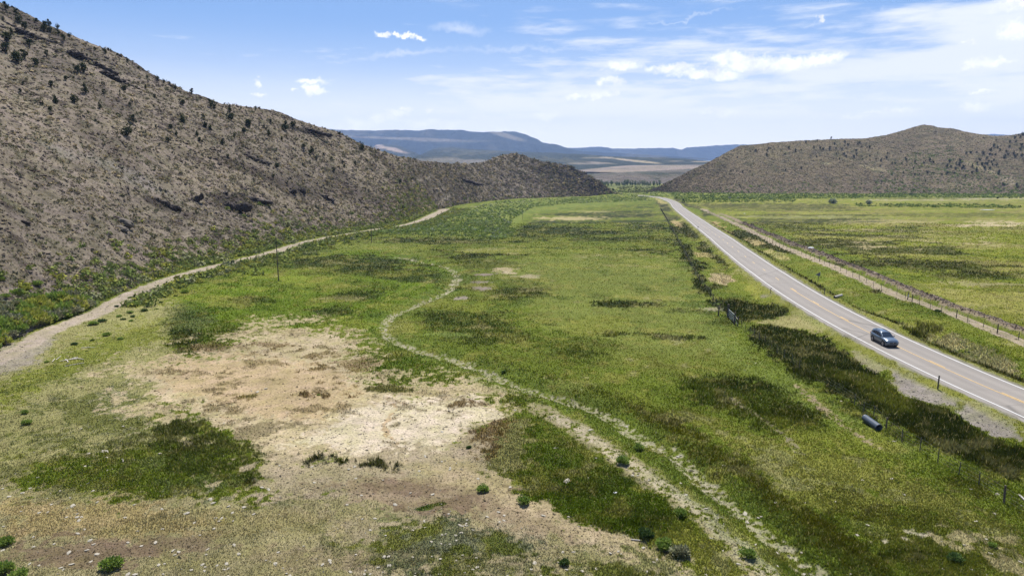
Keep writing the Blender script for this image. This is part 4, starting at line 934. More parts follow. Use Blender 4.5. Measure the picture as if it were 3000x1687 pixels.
# brushy strips of the valley floor: thousands of bushes that read as one mass
def poly_bushes(name, polys, n, s0, cols, probs, seed, label, hmin=0.0):
    r = np.random.default_rng(seed); out = []
    for poly, frac in polys:
        q = np.asarray(poly, float); k = int(n*frac)
        x = r.uniform(q[:, 0].min(), q[:, 0].max(), k*3); y = r.uniform(q[:, 1].min(), q[:, 1].max(), k*3)
        sd = polysd(x, y, poly); m = sd > -3*r.random(len(x)); x, y = x[m][:k], y[m][:k]
        X, Y = hit_base(x, y); out.append(np.c_[X, Y])
    q = np.concatenate(out); g = fbm(q[:, 0], q[:, 1], 14, 4, seed+1, .6)
    d, _, _ = pdist(q[:, 0], q[:, 1], ROADC); d2, _, _ = pdist(q[:, 0], q[:, 1], DIRT); d3, _, _ = pdist(q[:, 0], q[:, 1], TRACKR)
    m = (r.random(len(q)) < .75+1.4*g) & (d > 7) & (d2 > 3) & (d3 > 3); q = q[m]; n = len(q)
    z = base(q[:, 1]); zz = HL.z(q[:, 0], q[:, 1]); zr = HR.z(q[:, 0], q[:, 1])
    uu = q[:, 0]/q[:, 1]
    z = np.maximum(z, np.where(uu < .158, zz, z)); z = np.maximum(z, np.where(uu > .13, zr, z))
    S = s0*np.exp(r.normal(0, .3, n))*(.7+.0009*q[:, 1])
    C = mixc(n, cols, probs, r)*(1.4+.4*g[m])[:, None]
    v, f, cc = many_bushes(np.c_[q, z-.05], S, C, seed+2, 14, .8, .6)
    o = obj_np(name, v, f, M_leaf, col=cc); tag(o, label=label, cat='bushes', kind='stuff'); return o
poly_bushes('brush', [([(1050,560),(1160,530),(1250,508),(1420,499),(1640,492),(1630,500),(1500,508),(1340,520),(1290,550),(1270,598),(1150,592),(1000,590),(940,582)], .75),
   ([(1230,575),(1290,572),(1300,592),(1240,602)], .03), ([(1540,484),(1700,480),(1700,494),(1640,495),(1500,496)], .12), ([(1400,500),(1640,494),(1640,506),(1400,512)], .1)], 9000, .62,
   [(140,158,88),(118,140,70),(156,170,108),(150,160,130)], [.35, .3, .2, .15], 60, 'light green brush covering the middle of the valley below the left hill')
poly_bushes('thicket', [([(1690,484),(2576,488),(2576,498),(2200,497),(1900,502),(1700,500)], .55), ([(2200,483),(2350,474),(2420,480),(2576,484),(2576,492),(2200,490)], .3), ([(2150,513),(2450,514),(2576,520),(2576,524),(2150,519)], .08), ([(1700,497),(2000,497),(2000,507),(1720,510)], .1)], 8000, .9,
   [(142,158,78),(112,132,66),(96,112,56),(150,164,100)], [.4, .3, .15, .15], 70, 'continuous belt of green willow brush along the foot of the right hill')
poly_bushes('gap_brush', [([(1560,470),(1700,474),(1690,486),(1540,486)], 1.0)], 700, .9, [(112,118,76),(92,98,60),(130,132,90)], [.4, .3, .3], 80, 'sparse olive brush in the gap between the two hills')

# shrubs along the dirt track: individuals near the camera, the rest one mass
def bush_proto(name, seed, n=300, h=1.0, spiky=.5, cols=((112,136,64),(92,116,52),(136,152,84))):
    r = np.random.default_rng(seed)
    lobes = [(np.array([r.uniform(-.45, .45), r.uniform(-.45, .45), r.uniform(.25, .5)*h]), r.uniform(.38, .62)) for _ in range(5)]+[(np.array([0, 0, .42*h]), .7)]
    V = []; C = []
    for i in range(n):
        cpos, rad = lobes[i % 6]
        d = r.standard_normal(3); d[2] = abs(d[2])*.9-.25; d /= np.linalg.norm(d)
        c0 = cpos+d*rad*r.uniform(.35, 1.0)*np.array([1, 1, .85*h]); c0[2] = max(c0[2], .02)
        up = d*(1-spiky)+np.array([d[0]*.4, d[1]*.4, 1])*spiky; up /= np.linalg.norm(up)
        s = np.cross(up, r.standard_normal(3)); s /= np.linalg.norm(s); l = r.uniform(.14, .30); w = l*r.uniform(.28, .5)
        V += [c0-s*w, c0+s*w, c0+up*l]
        k = 2.2*alb(cols[r.integers(len(cols))])*r.uniform(.7, 1.35); C += [k, k, k*1.15]
    me = mesh_np(name, np.array(V), np.arange(len(V)).reshape(-1, 3), M_leaf, col=np.array(C)); return me
GREENB = ((120,142,62),(98,120,50),(142,156,80)); YELB = ((152,156,66),(128,136,54),(172,168,90)); GREYB = ((134,136,104),(112,114,86),(150,146,116)); DKB = ((70,92,46),(58,78,40),(92,108,58))
PB = {'green': [bush_proto('shrub', 700+i, 800, 1.0, .5, GREENB) for i in range(3)], 'yellow': [bush_proto('shrub', 710+i, 800, 1.0, .4, YELB) for i in range(2)],
      'grey': [bush_proto('shrub', 720+i, 700, .9, .4, GREYB) for i in range(2)], 'dark': [bush_proto('shrub', 730+i, 750, .9, .5, DKB) for i in range(2)]}
def put_bush(kind, x, y, z, r_, label, group, hmul=1.0, name='shrub', cat='shrub'):
    o = bpy.data.objects.new(name, PB[kind][random.randrange(len(PB[kind]))]); link(o)
    o.location = (x, y, z-.04); o.scale = (r_*random.uniform(.85, 1.15), r_*random.uniform(.85, 1.15), r_*hmul*random.uniform(.85, 1.15)); o.rotation_euler = (0, 0, random.uniform(0, 6.28))
    tag(o, label, cat, group); return o
def land(X, Y):
    X = np.atleast_1d(np.asarray(X, float)); Y = np.atleast_1d(np.asarray(Y, float))
    z = height(X, Y); u = X/np.maximum(Y, 1)
    z = np.maximum(z, np.where(u < .158, HL.z(X, Y), z)); z = np.maximum(z, np.where(u > .13, HR.z(X, Y), z)); return z
def px_to_land(pts):
    """sight lines to the first of ground or hill"""
    p = np.asarray(pts, float); X, Y, Zz = hit(p[:, 0], p[:, 1]); out = np.c_[X, Y, Zz]
    for h in (HL, HR):
        q = h.hitpx(p[:, 0], p[:, 1]); rx, ry, rz = rays(p[:, 0], p[:, 1]); u = rx/ry
        ok = ~np.isnan(q[:, 1]) & (u < .158 if h is HL else u > .13) & ((q[:, 1] < out[:, 1]) | (out[:, 1] < 0) | (rz > -.02))
        out[ok] = q[ok]
    return out
def scale_at(p): return math.hypot(p[1], CAMH-p[2])/F     # metres per view pixel
def Q(pts, ox, oy, s):                                      # crop pixels (with radius) -> view pixels
    return [((ox+x/s)*.85867, (oy+y/s)*.85867, rr/s*.85867) for x, y, rr in pts]
r = np.random.default_rng(90)
cand = []
uphill, field = [], []
DL = dense(DIRT, 1.0)
dd = np.gradient(DL, axis=0); dd /= np.hypot(dd[:, 0], dd[:, 1])[:, None]
for i in range(4600):
    k = r.integers(0, len(DL)); q = DL[k]; n_ = np.array([-dd[k][1], dd[k][0]])   # towards the hill
    if q[1] < 70: continue
    w = 2.3+.0055*q[1]
    if r.random() < .58:
        off = w+.3+abs(r.normal(0, 1))*(5.0 if q[1] < 220 else 8.0); uphill.append((*(q+n_*off), off))
    elif q[1] > 118:
        off = w+abs(r.normal(0, 1))*(2.2 if q[1] < 150 else 4.6); field.append((*(q-n_*off), off))
up = np.array(uphill); fi = np.array(field)
zu = land(up[:, 0], up[:, 1]); zf = land(fi[:, 0], fi[:, 1])
allb = [(a[1], 'u', a[0], a[1], z_, a[2]) for a, z_ in zip(up, zu)]+[(a[1], 'f', a[0], a[1], z_, a[2]) for a, z_ in zip(fi, zf)]
allb.sort()
indiv = allb[:285]; rest = allb[230:]
for (yy, side, x, y, z_, off) in indiv:
    if side == 'u':
        kd = random.choices(['green', 'yellow', 'grey'], [.4, .35, .25])[0]; s_ = random.uniform(.7, 1.5)*(1.45 if off < 8 else .8)
        put_bush(kd, x, y, z_, s_, 'rounded rabbitbrush or sagebrush growing in the band between the dirt track and the left hillside', 'shrubs on the hillside edge of the dirt track')
    else:
        put_bush(random.choice(['green', 'green', 'yellow']), x, y, z_, random.uniform(.6, 1.15), 'bright green shrub crowded along the meadow edge of the dirt track', 'shrubs on the meadow edge of the dirt track')
if rest:
    q = np.array([(a[2], a[3], a[4]) for a in rest]); n = len(q)
    v, f, cc = many_bushes(q, 1.0*np.exp(r.normal(0, .3, n)), 1.5*mixc(n, [(136,146,78),(116,130,70),(150,152,110),(158,158,74)], [.35, .3, .15, .2], r), 91, 40, .85, .4)
    o = obj_np('trackside_brush', v, f, M_leaf, col=cc); tag(o, label='mixed green and yellowish brush lining the far part of the dirt track', cat='bushes', kind='stuff')
# separate small shrubs in the lower meadow
LOW = Q([(935,1205,55),(1030,1175,45),(1200,1125,35),(1240,1155,30),(1305,1090,35),(1335,1130,30),(1320,1170,30),(1455,1070,40),(1170,1025,25),(1060,1320,45),(1210,1355,35),(925,1365,25),(755,1405,35),(1310,940,25),(1405,940,25),(1575,1050,20),(1620,985,25),(1430,895,20),(1495,915,20),(1770,920,20),(2210,800,22),(1850,885,40),(1340,60,0.1)][:-1], 0, 600, 3.433)
LOW += Q([(350,290,18),(655,205,15),(2405,535,15)], 0, 950, 2.576)
for q, p in zip(LOW, px_to_land([a[:2] for a in LOW])):
    put_bush(random.choice(['green', 'dark']), p[0], p[1], p[2], max(.22, q[2]*scale_at(p)*1.05), 'low green shrub standing apart in the pale grass below the dirt track', 'low shrubs in the grass below the dirt track', .7)
NEAR = [ # x, y, radius in the crop, kind, label
 ((1225,25,30),'green','small shrub on the green strip between the two pale tracks, farthest up'), ((1093,128,35),'green','green shrub at the left rim of the pale track, above the others'),
 ((348,432,32),'green','lone round shrub on bare brown soil, the right of a pair'), ((30,335,30),'green','lone round shrub on bare brown soil, the left of a pair'),
 ((1535,530,32),'green','green shrub with black shadow left of the pale track bend'), ((1270,675,38),'dark','dark loose shrub, leftmost of the group of three by the bottom edge'),
 ((1405,745,48),'green','bright green shrub in the middle of the group of three by the bottom edge'), ((1528,810,48),'grey','round grey green shrub, rightmost of the group of three by the bottom edge'),
 ((2050,835,38),'green','pale green shrub at the lower end of the pale track'), ((655,895,28),'dark','flat dark green plant in the weedy soil by the bottom edge')]
qs = Q([a[0] for a in NEAR], 1400, 1300, 2.576)
for q, a, p in zip(qs, NEAR, px_to_land([(b[0], b[1]+b[2]*.8) for b in qs])):
    put_bush(a[1], p[0], p[1], p[2], q[2]*scale_at(p)*1.6, a[2], None, 1.15)
NEAR2 = [((30,505,42),'green','bright green shrub cut by the left edge of the picture, the upper one'), ((50,715,55),'green','olive green shrub in the lower left corner of the picture'), ((150,760,45),'green','pale shrub cut off by the bottom edge in the lower left corner'), ((825,690,52),'green','bright green tuft shrub beside white stones near the bottom left')]
qs = Q([a[0] for a in NEAR2], 0, 1400, 2.576)
for q, a, p in zip(qs, NEAR2, px_to_land([a_[:2] for a_ in qs])): put_bush(a[1], p[0], p[1], p[2], q[2]*scale_at(p)*1.6, a[2], None, 1.0)
NEAR3 = [((180,675,20),'green','small shrub by the left picture edge, the upper of two'), ((200,755,25),'green','small shrub by the left picture edge, the lower of two')]
qs = Q([a[0] for a in NEAR3], 0, 950, 2.576)
for q, a, p in zip(qs, NEAR3, px_to_land([a_[:2] for a_ in qs])): put_bush(a[1], p[0], p[1], p[2], q[2]*scale_at(p)*1.6, a[2], None, 1.0)
NEAR4 = [((2000,830,48),'dark','dark green shrub in long grass in the lower right part of the meadow'), ((2310,720,28),'green','small shrub on dry ground near the lower right corner')]
qs = Q([a[0] for a in NEAR4], 2100, 1350, 2.862)
for q, a, p in zip(qs, NEAR4, px_to_land([a_[:2] for a_ in qs])): put_bush(a[1], p[0], p[1], p[2], q[2]*scale_at(p)*1.6, a[2], None, .9)
NEAR5 = [((1485,365,16),'dark','small dark shrub in the stony bed of the dry gully'), ((1215,935,16),'dark','small dark shrub at the right rim of the bare pale ground')]
qs = Q([a[0] for a in NEAR5], 900, 950, 2.576)
for q, a, p in zip(qs, NEAR5, px_to_land([a_[:2] for a_ in qs])): put_bush(a[1], p[0], p[1], p[2], q[2]*scale_at(p)*1.6, a[2], None, .9)
NEAR6 = [((1500,275,26),'dark','round dark bush against the fence right of the highway'), ((2480,430,0.1),'dark','')][:1]
qs = Q([a[0] for a in NEAR6], 2400, 850, 4.293)
for q, a, p in zip(qs, NEAR6, px_to_land([a_[:2] for a_ in qs])): put_bush(a[1], p[0], p[1], p[2], q[2]*scale_at(p)*1.6, a[2], None, .9)

# ------------------------------------------------------------------ junipers
def tree_proto(name, seed, n=420, tall=1.3, cols=((78,90,50),(60,72,40),(96,104,58)), nl=7, leaf=(.14,.3), cone=False):
    r = np.random.default_rng(seed); V = []; C = []; lobes = []
    for i in range(nl):
        zz = r.uniform(.25, .95)*tall*1.0; rr = (1-zz/(tall*1.5)) if cone else math.sin(min(1, zz/tall)*2.4)*.75+.15
        lobes.append((np.array([r.uniform(-.5, .5)*rr, r.uniform(-.5, .5)*rr, zz]), r.uniform(.28, .5)*(rr+.15)))
    lobes.append((np.array([0, 0, .55*tall]), .55))
    for i in range(n):
        c0, rad = lobes[i % len(lobes)]; d = r.standard_normal(3); d /= np.linalg.norm(d)
        q = c0+d*rad*r.uniform(.6, 1.05); q[2] = max(q[2], .1)
        s = r.standard_normal(3); s -= s.dot(d)*d*.5; s /= np.linalg.norm(s); t_ = np.cross(d, s); l = r.uniform(*leaf)
        V += [q-s*l*.5, q+s*l*.5+t_*l*.2, q+t_*l*.7+d*l*.3]; k = alb(cols[r.integers(len(cols))])*r.uniform(.7, 1.4); C += [k, k, k]
    # trunk with two limbs
    def limb(a, b, ra, rb):
        a, b = np.array(a, float), np.array(b, float); k = 5; ax = b-a; s = np.cross(ax, [0.3, 1, 0.2]); s /= np.linalg.norm(s); t_ = np.cross(ax, s); t_ /= np.linalg.norm(t_)
        for j in range(k):
            x0, x1 = 2*math.pi*j/k, 2*math.pi*(j+1)/k
            p0, p1 = a+(s*math.cos(x0)+t_*math.sin(x0))*ra, a+(s*math.cos(x1)+t_*math.sin(x1))*ra
            q0, q1 = b+(s*math.cos(x0)+t_*math.sin(x0))*rb, b+(s*math.cos(x1)+t_*math.sin(x1))*rb
            V.extend([p0, p1, q1, p0, q1, q0]); C.extend([np.array((.07, .055, .045))]*6)
    limb((0, 0, -.25), (.03, .02, .55*tall), .09, .05); limb((0, 0, .2), (.3, .1, .6*tall), .05, .02); limb((0, 0, .25), (-.25, -.12, .7*tall), .05, .02)
    return mesh_np(name, np.array(V), np.arange(len(V)).reshape(-1, 3), M_leaf, col=np.array(C))
JP = [tree_proto('juniper_tree', 800+i, 420, [1.5, 1.3, 1.7, 1.25, 1.9][i], cone=(i in (2, 4))) for i in range(5)]
def put_tree(protos, p, rad, name, label, cat, group, hm=1.0):
    o = bpy.data.objects.new(name, random.choice(protos)); link(o); o.location = (p[0], p[1], p[2]-.05)
    o.scale = (rad*random.uniform(.9, 1.1), rad*random.uniform(.9, 1.1), rad*hm*random.uniform(.85, 1.1)); o.rotation_euler = (0, 0, random.uniform(0, 6.28))
    tag(o, label, cat, group); return o
JL = Q([(60,510,45),(180,620,50),(245,575,38),(355,650,35),(300,460,30),(75,400,45),(470,560,22),(665,800,22),(515,865,26),(780,715,32),(845,715,38),(860,930,34),(1045,942,20),(1252,905,26),(1205,925,10),(1375,885,12),(1465,885,14),(558,1028,32),(750,1025,38),(512,1110,26),(1005,1082,22),(1305,1060,16),(1555,975,16),(1840,1045,24),(1340,1230,36),(1275,1345,48),(1838,1220,30),(1720,1282,20),(1697,1415,24),(1570,1290,14),(2048,1182,20),(2065,1262,20),(2115,1288,16),(1982,1355,16),(2010,1415,18),(2310,1125,22),(2120,1070,30),(2160,1090,20),(2455,1328,22),(2358,1370,14),(2495,1265,30),(2325,1195,38),(1775,1350,16),(230,850,14),(200,925,20),(430,1050,14),(885,1140,14),(740,790,12)], 0, 0, 3.433)
JL += Q([(5,70,14),(98,25,20),(292,55,18),(330,78,14),(220,130,13),(243,180,14),(262,196,10),(535,145,12),(617,105,17),(437,205,22),(45,128,12),(650,50,25),(840,28,16),(780,68,12),(800,82,12),(822,130,22),(932,166,12),(960,80,30),(1025,55,20),(1023,95,10),(1117,235,18),(1185,272,20),(1168,290,16),(1218,335,16),(1280,298,10),(1350,330,10),(890,395,22),(1112,380,12),(1440,365,12),(1458,396,12),(1548,380,14),(1365,435,16),(1600,247,25),(1415,128,15),(1948,748,14),(1925,525,16),(860,480,14),(480,314,14),(2020,500,12),(1735,330,8)], 500, 350, 2.862)
for q, p in zip(JL, px_to_land([(a[0], a[1]+a[2]*.5) for a in JL])):
    if np.isnan(p[1]) or p[1] > 900: continue
    put_tree(JP, p, q[2]*scale_at(p)*1.5, 'juniper_tree', 'dark green juniper scattered on the straw coloured slope of the left hill', 'juniper', 'junipers dotted over the left slope')
SK = Q([(60,75,50),(165,130,35),(180,200,45),(115,320,35),(250,270,50),(365,215,30),(450,210,40),(495,240,35),(440,290,45),(500,300,40),(580,275,30),(590,340,30),(635,390,32),(700,355,28),(1040,445,20),(1065,530,25),(1090,495,15),(955,500,20),(875,560,18),(1115,510,14),(1180,550,18),(1330,610,12),(1280,615,22),(1390,680,18),(1585,790,28),(1485,775,18),(1650,820,20),(1705,840,22),(1765,885,24),(1930,925,30),(2310,1025,22),(2420,1050,14),(2060,970,8),(1640,860,14),(2480,1080,12),(2570,1100,15),(30,200,20),(2270,1020,12),(2130,990,16)], 0, 0, 3.433)
SK += Q([(1240,52,9),(1300,75,8),(1360,92,8),(1590,195,11),(1680,230,8),(1725,270,8),(1185,40,6)], 500, 350, 2.862)
for q in SK:
    rx, ry, rz = rays(q[0], q[1]+q[2]*.8); u = float(rx/ry)
    Yt, zt, Yr, zr = [float(a) for a in HL.line(np.array(u))]
    pp = HL.hitpx(np.array([q[0]]), np.array([q[1]+q[2]*.6]))[0]
    if np.isnan(pp[1]): pp = np.array([u*Yr*.985, Yr*.985, float(HL.z(np.array([u*Yr*.985]), np.array([Yr*.985]))[0])])
    put_tree(JP, pp, q[2]*scale_at(pp)*.98, 'juniper_tree', 'juniper growing among the dark rocks along the skyline of the left hill', 'juniper', 'junipers along the left skyline')
JR = [(735,212),(813,210),(838,195),(825,195),(810,240),(608,257),(962,193),(935,233),(1007,215),(1047,207),(1080,155),(1157,143),(1135,190),(1177,195),(1197,198),(1243,190),(1241,205),(1252,130),(1275,168),(1286,195),(1326,200),(1347,160),(1368,172),(1435,165),(1447,160),(1462,185),(1425,210),(1340,235),(1356,250),(1409,252),(1428,238),(1310,270),(1290,235),(1517,190),(1518,247),(1573,227),(1560,270),(1595,280),(1633,260),(1640,230),(1469,270),(1672,298),(1690,300),(1738,298),(1762,262),(1768,280),(1830,290),(1817,335),(1748,362),(1888,297),(1930,278),(1955,290),(1588,318),(1828,378),(1858,372),(1912,368),(2012,375),(2045,372),(2047,323),(2065,285),(2073,323),(2110,300),(2135,285),(2130,310),(2104,340),(2150,335),(2160,325),(2220,365),(2250,345),(2222,322),(2210,225),(2253,222),(2178,232),(2297,232),(2345,210),(2368,180),(2395,190),(2340,240),(2357,243),(2320,270),(2335,285),(2310,300),(2290,310),(2370,280),(2388,315),(2305,330),(2340,335),(2407,355),(2400,375),(2437,265),(2448,250),(2452,218),(2475,190),(2467,240),(2505,235),(2530,240),(2515,255),(2480,155),(2513,125),(2550,125),(2520,150),(2560,175),(2570,105),(2540,105),(2550,200),(2560,250),(2275,275),(2255,300),(2100,365),(2173,390),(1900,420),(1690,408),(2523,450),(2430,445),(645,360),(565,352),(1153,255),(1048,330),(940,345),(2380,240),(2410,215),(2350,290),(2325,305),(2360,310)]
q2 = Q([(a, b+4, 10) for a, b in JR], 1900, 350, 2.342)
for q, p in zip(q2, px_to_land([(a[0], a[1]+1.5) for a in q2])):
    if np.isnan(p[1]): continue
    big = q[0] > 2330
    put_tree(JP, p, scale_at(p)*random.uniform(2.7, 4.4)*(1.25 if big else 1.0), 'juniper_tree', 'small dark juniper dotting the broad grey green hill right of the highway', 'juniper', 'junipers on the right-hand hill')
# trees on the valley floor
CW_ = [tree_proto('cottonwood_tree', 830+i, 500, 1.9, ((134,160,104),(112,138,88),(156,176,118)), 9, (.12, .26)) for i in range(4)]
for i in range(30):
    x = 1756+i*6.0+random.uniform(-2, 2)
    if 1785 < x < 1800 and i % 2: continue
    X, Y = hit_base(x*.85867, 545.5*.85867+random.uniform(-.6, .8)); X, Y = float(X), float(Y)
    put_tree(CW_, (X, Y, float(base(Y))), random.uniform(2.6, 3.6)*Y/1300*1.15, 'cottonwood_tree', 'tall green cottonwood in the row far beyond the gap between the hills', 'cottonwood', 'row of cottonwoods beyond the gap', 1.5)
WP = [tree_proto('willow_bush', 840+i, 500, 1.0, ((190,200,166),(172,182,146),(206,212,184)), 7, (.14, .3)) for i in range(2)]
DP = [tree_proto('dark_tree', 850, 500, 1.3, ((66,88,44),(52,72,38),(80,100,52)), 8, (.14, .3))]
for (x, y, rr, pr, nm, lab, ct) in [(1796.6,560,6.2,DP,'round_tree','round dark green tree beside the tip of the rocky knob','tree'),(1801.7,566,6.0,WP,'willow_bush','silvery willow bush just below the round dark tree','willow'),
   (2001.7,590,5.2,DP,'dark_bush','dark rounded bush right of the far highway bend','bush'),(2440.7,597,18,WP,'willow_bush','wide silvery willow in the right field, left of a pair','willow'),(2547,600,14,WP,'willow_bush','silvery willow in the right field, right of a pair','willow'),
   (2136.6,583,8,WP,'willow_bush','purplish grey willow bush near the far highway bend','willow'),(2162,582,5.5,WP,'willow_bush','small silvery bush next to the purplish grey willow','willow'),(2922,583,4,DP,'dark_bush','tiny dark bush far off in the right field','bush')]:
    X, Y = hit_base(x*.85867, y*.85867); X, Y = float(X), float(Y); p = (X, Y, float(land(X, Y)[0]))
    put_tree(pr, p, rr*.85867*scale_at(p), nm, lab, ct, None, .8 if pr is WP else 1.0)

# ------------------------------------------------------------------ boulders, crags and stones
def boulder_mesh(name, seed, mat, flat=.7, sub=2, rough=.35, smooth=False, stretch=1.0):
    bm = bmesh.new(); bmesh.ops.create_icosphere(bm, subdivisions=sub, radius=1.0)
    for v in bm.verts:
        p = v.co.copy(); n = mnoise.noise(p*1.3+Vector((seed, 0, 0)))*rough+mnoise.noise(p*3.1+Vector((0, seed, 0)))*rough*.45
        v.co = p*(1+n); v.co.z *= flat; v.co.x *= stretch
    me = bpy.data.meshes.new(name); bm.to_mesh(me); bm.free(); me.materials.append(mat)
    for f in me.polygons: f.use_smooth = smooth
    return me
BD = [boulder_mesh('boulder', 10+i*3.3, M_rockdark, .75, 2, .5) for i in range(5)]
BG = [boulder_mesh('boulder', 40+i*3.3, M_rock, .7, 2, .45) for i in range(4)]
def put_rock(me, p, s, name, label, cat, group, sz=1.0, rz=None, sx=1.0, sink=.3):
    o = bpy.data.objects.new(name, me); link(o); o.location = (p[0], p[1], p[2]-s*sink*.3)
    o.scale = (s*sx, s, s*sz); o.rotation_euler = (random.uniform(-.25, .25), random.uniform(-.25, .25), random.uniform(0, 6.28) if rz is None else rz); tag(o, label, cat, group); return o
def scatter_rocks(poly, n, smin, smax, protos, label, group, seed):
    r = np.random.default_rng(seed); q = np.asarray(poly, float)
    x = r.uniform(q[:, 0].min(), q[:, 0].max(), n*8); y = r.uniform(q[:, 1].min(), q[:, 1].max(), n*8)
    m = polysd(x, y, poly) > 0; x, y = x[m][:n], y[m][:n]
    P_ = HL.hitpx(x, y)
    for p in P_:
        if np.isnan(p[1]): continue
        put_rock(protos[int(r.integers(len(protos)))], p, float(r.uniform(smin, smax)*scale_at(p)*(.6+.8*r.random()**2)), 'boulder', label, 'boulder', group, .9)
scatter_rocks([(1335,400),(1400,414),(1440,424),(1480,444),(1510,462),(1535,485),(1500,492),(1440,470),(1380,440),(1330,420)], 95, 2.2, 5.5, BD, 'dark basalt boulder heaped on the steep right flank of the low knob', 'dark boulders on the flank of the knob', 1)
scatter_rocks([(0,20),(90,55),(200,100),(300,138),(380,190),(430,215),(420,225),(330,180),(240,150),(150,130),(60,100),(0,90)], 70, 2.0, 6.0, BD, 'dark boulder in the rocky rim just under the skyline of the left hill', 'dark boulders under the left skyline', 2)
scatter_rocks([(520,485),(620,475),(680,520),(620,560),(540,560),(500,520)], 26, 3, 7, BD, 'dark boulder fallen around the big crag on the lower left slope', 'dark boulders around the big crag', 3)
scatter_rocks([(450,360),(560,370),(700,410),(780,450),(900,480),(880,500),(720,480),(600,440),(480,400)], 45, 2, 4.5, BD, 'dark boulder in the broken band across the middle of the left slope', 'dark boulders in the mid-slope band', 4)
# big crag, ledges
def crag(name, px, py, w, hgt, label, seed, chunks=9, rot=0.0, depth=1.0, mat=None):
    """several jagged chunks fused into one outcrop, sized from its width in the view"""
    p = px_to_land([(px, py)])[0]; s = scale_at(p)
    bm = bmesh.new(); rr = random.Random(seed)
    for k in range(chunks):
        t = (k/(chunks-1)-.5) if chunks > 1 else 0
        bx = t*w*s; bz = -t*math.tan(R(rot))*w*s
        b2 = bmesh.new(); bmesh.ops.create_icosphere(b2, subdivisions=3, radius=1.0)
        sx = w*s/chunks*rr.uniform(.9, 1.6); sz = hgt*s*.5*rr.uniform(.7, 1.25); sy = max(sx, sz)*depth*rr.uniform(.8, 1.2)
        off = Vector((rr.uniform(0, 50), rr.uniform(0, 50), k*7.7))
        for v in b2.verts:
            c = v.co.copy(); n = mnoise.noise(c*1.1+off)*.4+mnoise.noise(c*2.7+off)*.28+mnoise.noise(c*6+off)*.12
            q = c*(1+n); v.co = Vector((q.x*sx+bx+rr.uniform(0, .02), q.y*sy+rr.uniform(0, .02), q.z*sz+bz+hgt*s*.12))
        me_ = bpy.data.meshes.new('tmp'); b2.to_mesh(me_); b2.free(); bm.from_mesh(me_); bpy.data.meshes.remove(me_)
    me = bpy.data.meshes.new(name); bm.to_mesh(me); bm.free(); me.materials.append(mat or M_rockdark)
    for f_ in me.polygons: f_.use_smooth = False
    o = bpy.data.objects.new(name, me); link(o); o.location = (p[0], p[1], p[2]); o.rotation_euler = (0, 0, -math.atan2(p[0], p[1])); tag(o, label, 'rock outcrop'); return o
crag('rock_outcrop', 585, 526, 62, 26, 'big jagged dark crag jutting out of the lower left slope', 1, 7, 0, .6)
crag('rock_outcrop', 648, 506, 44, 10, 'dark ledge trailing right from the top of the big crag', 2, 5, 14, .7)
crag('rock_outcrop', 492, 506, 26, 16, 'dark slanted rock face immediately left of the big crag', 11, 4, -30, .7)
crag('rock_outcrop', 420, 517, 42, 14, 'dark overhanging ledge below the grey scree, left of the big crag', 3, 5, 28, .6)
crag('rock_outcrop', 775, 328, 100, 8, 'long black cliff band high on the hill below the skyline', 4, 14, 14, .7)
crag('rock_outcrop', 1165, 453, 78, 7, 'narrow dark ledge above the saddle trail near the knob', 5, 11, 17, .7)
crag('rock_outcrop', 640, 402, 60, 9, 'reddish dark broken ledge in the middle of the slope', 6, 8, 20, .7)
crag('rock_outcrop', 732, 484, 16, 12, 'block shaped dark rock in the middle of the lower slope, left of a twin', 7, 3, 0, .8)
crag('rock_outcrop', 758, 484, 14, 12, 'block shaped dark rock in the middle of the lower slope, right of a twin', 8, 3, 0, .8)
crag('rock_outcrop', 822, 500, 26, 9, 'dark overhang above a reddish hollow right of the twin rocks', 9, 4, 24, .8)
crag('rock_outcrop', 300, 205, 60, 10, 'dark rock rib under the rim near the upper left', 10, 7, 30, .8)
crag('rock_outcrop', 235, 160, 80, 12, 'dark broken rim rock at the top left of the hill', 12, 9, 28, .8)
crag('rock_outcrop', 90, 95, 60, 12, 'dark rim rock in the extreme upper left', 13, 7, 22, .8)
crag('rock_outcrop', 60, 560, 18, 8, 'small dark ledge low on the far left of the slope', 14, 4, 10, .8)
p = px_to_land([(312, 566), (309, 578), (291, 545)])
BB = boulder_mesh('boulder', 91.0, M_boulder, .85, 4, .22, True); BB2 = boulder_mesh('boulder', 75.0, M_boulder, .75, 4, .22, True)
s = scale_at(p[0])
o = put_rock(BB, (p[0][0], p[0][1]+.7, p[0][2]+.5), 1.0, 'boulder', 'large smooth grey boulder, the upper of two leaning together', 'boulder', None, rz=.2); o.scale = (19*s, 13*s, 13*s); o.rotation_euler = (0, .45, .1)
o = put_rock(BB2, (p[1][0], p[1][1]-.3, p[1][2]+.3), 1.0, 'boulder', 'large smooth grey boulder, the lower of two leaning together', 'boulder', None, rz=.2); o.scale = (16*s, 11*s, 9.5*s); o.rotation_euler = (0, .3, .0)
o = put_rock(BG[0], p[2], 9*s, 'boulder', 'flat dark slab just up left of the two smooth boulders', 'boulder', None, .5)
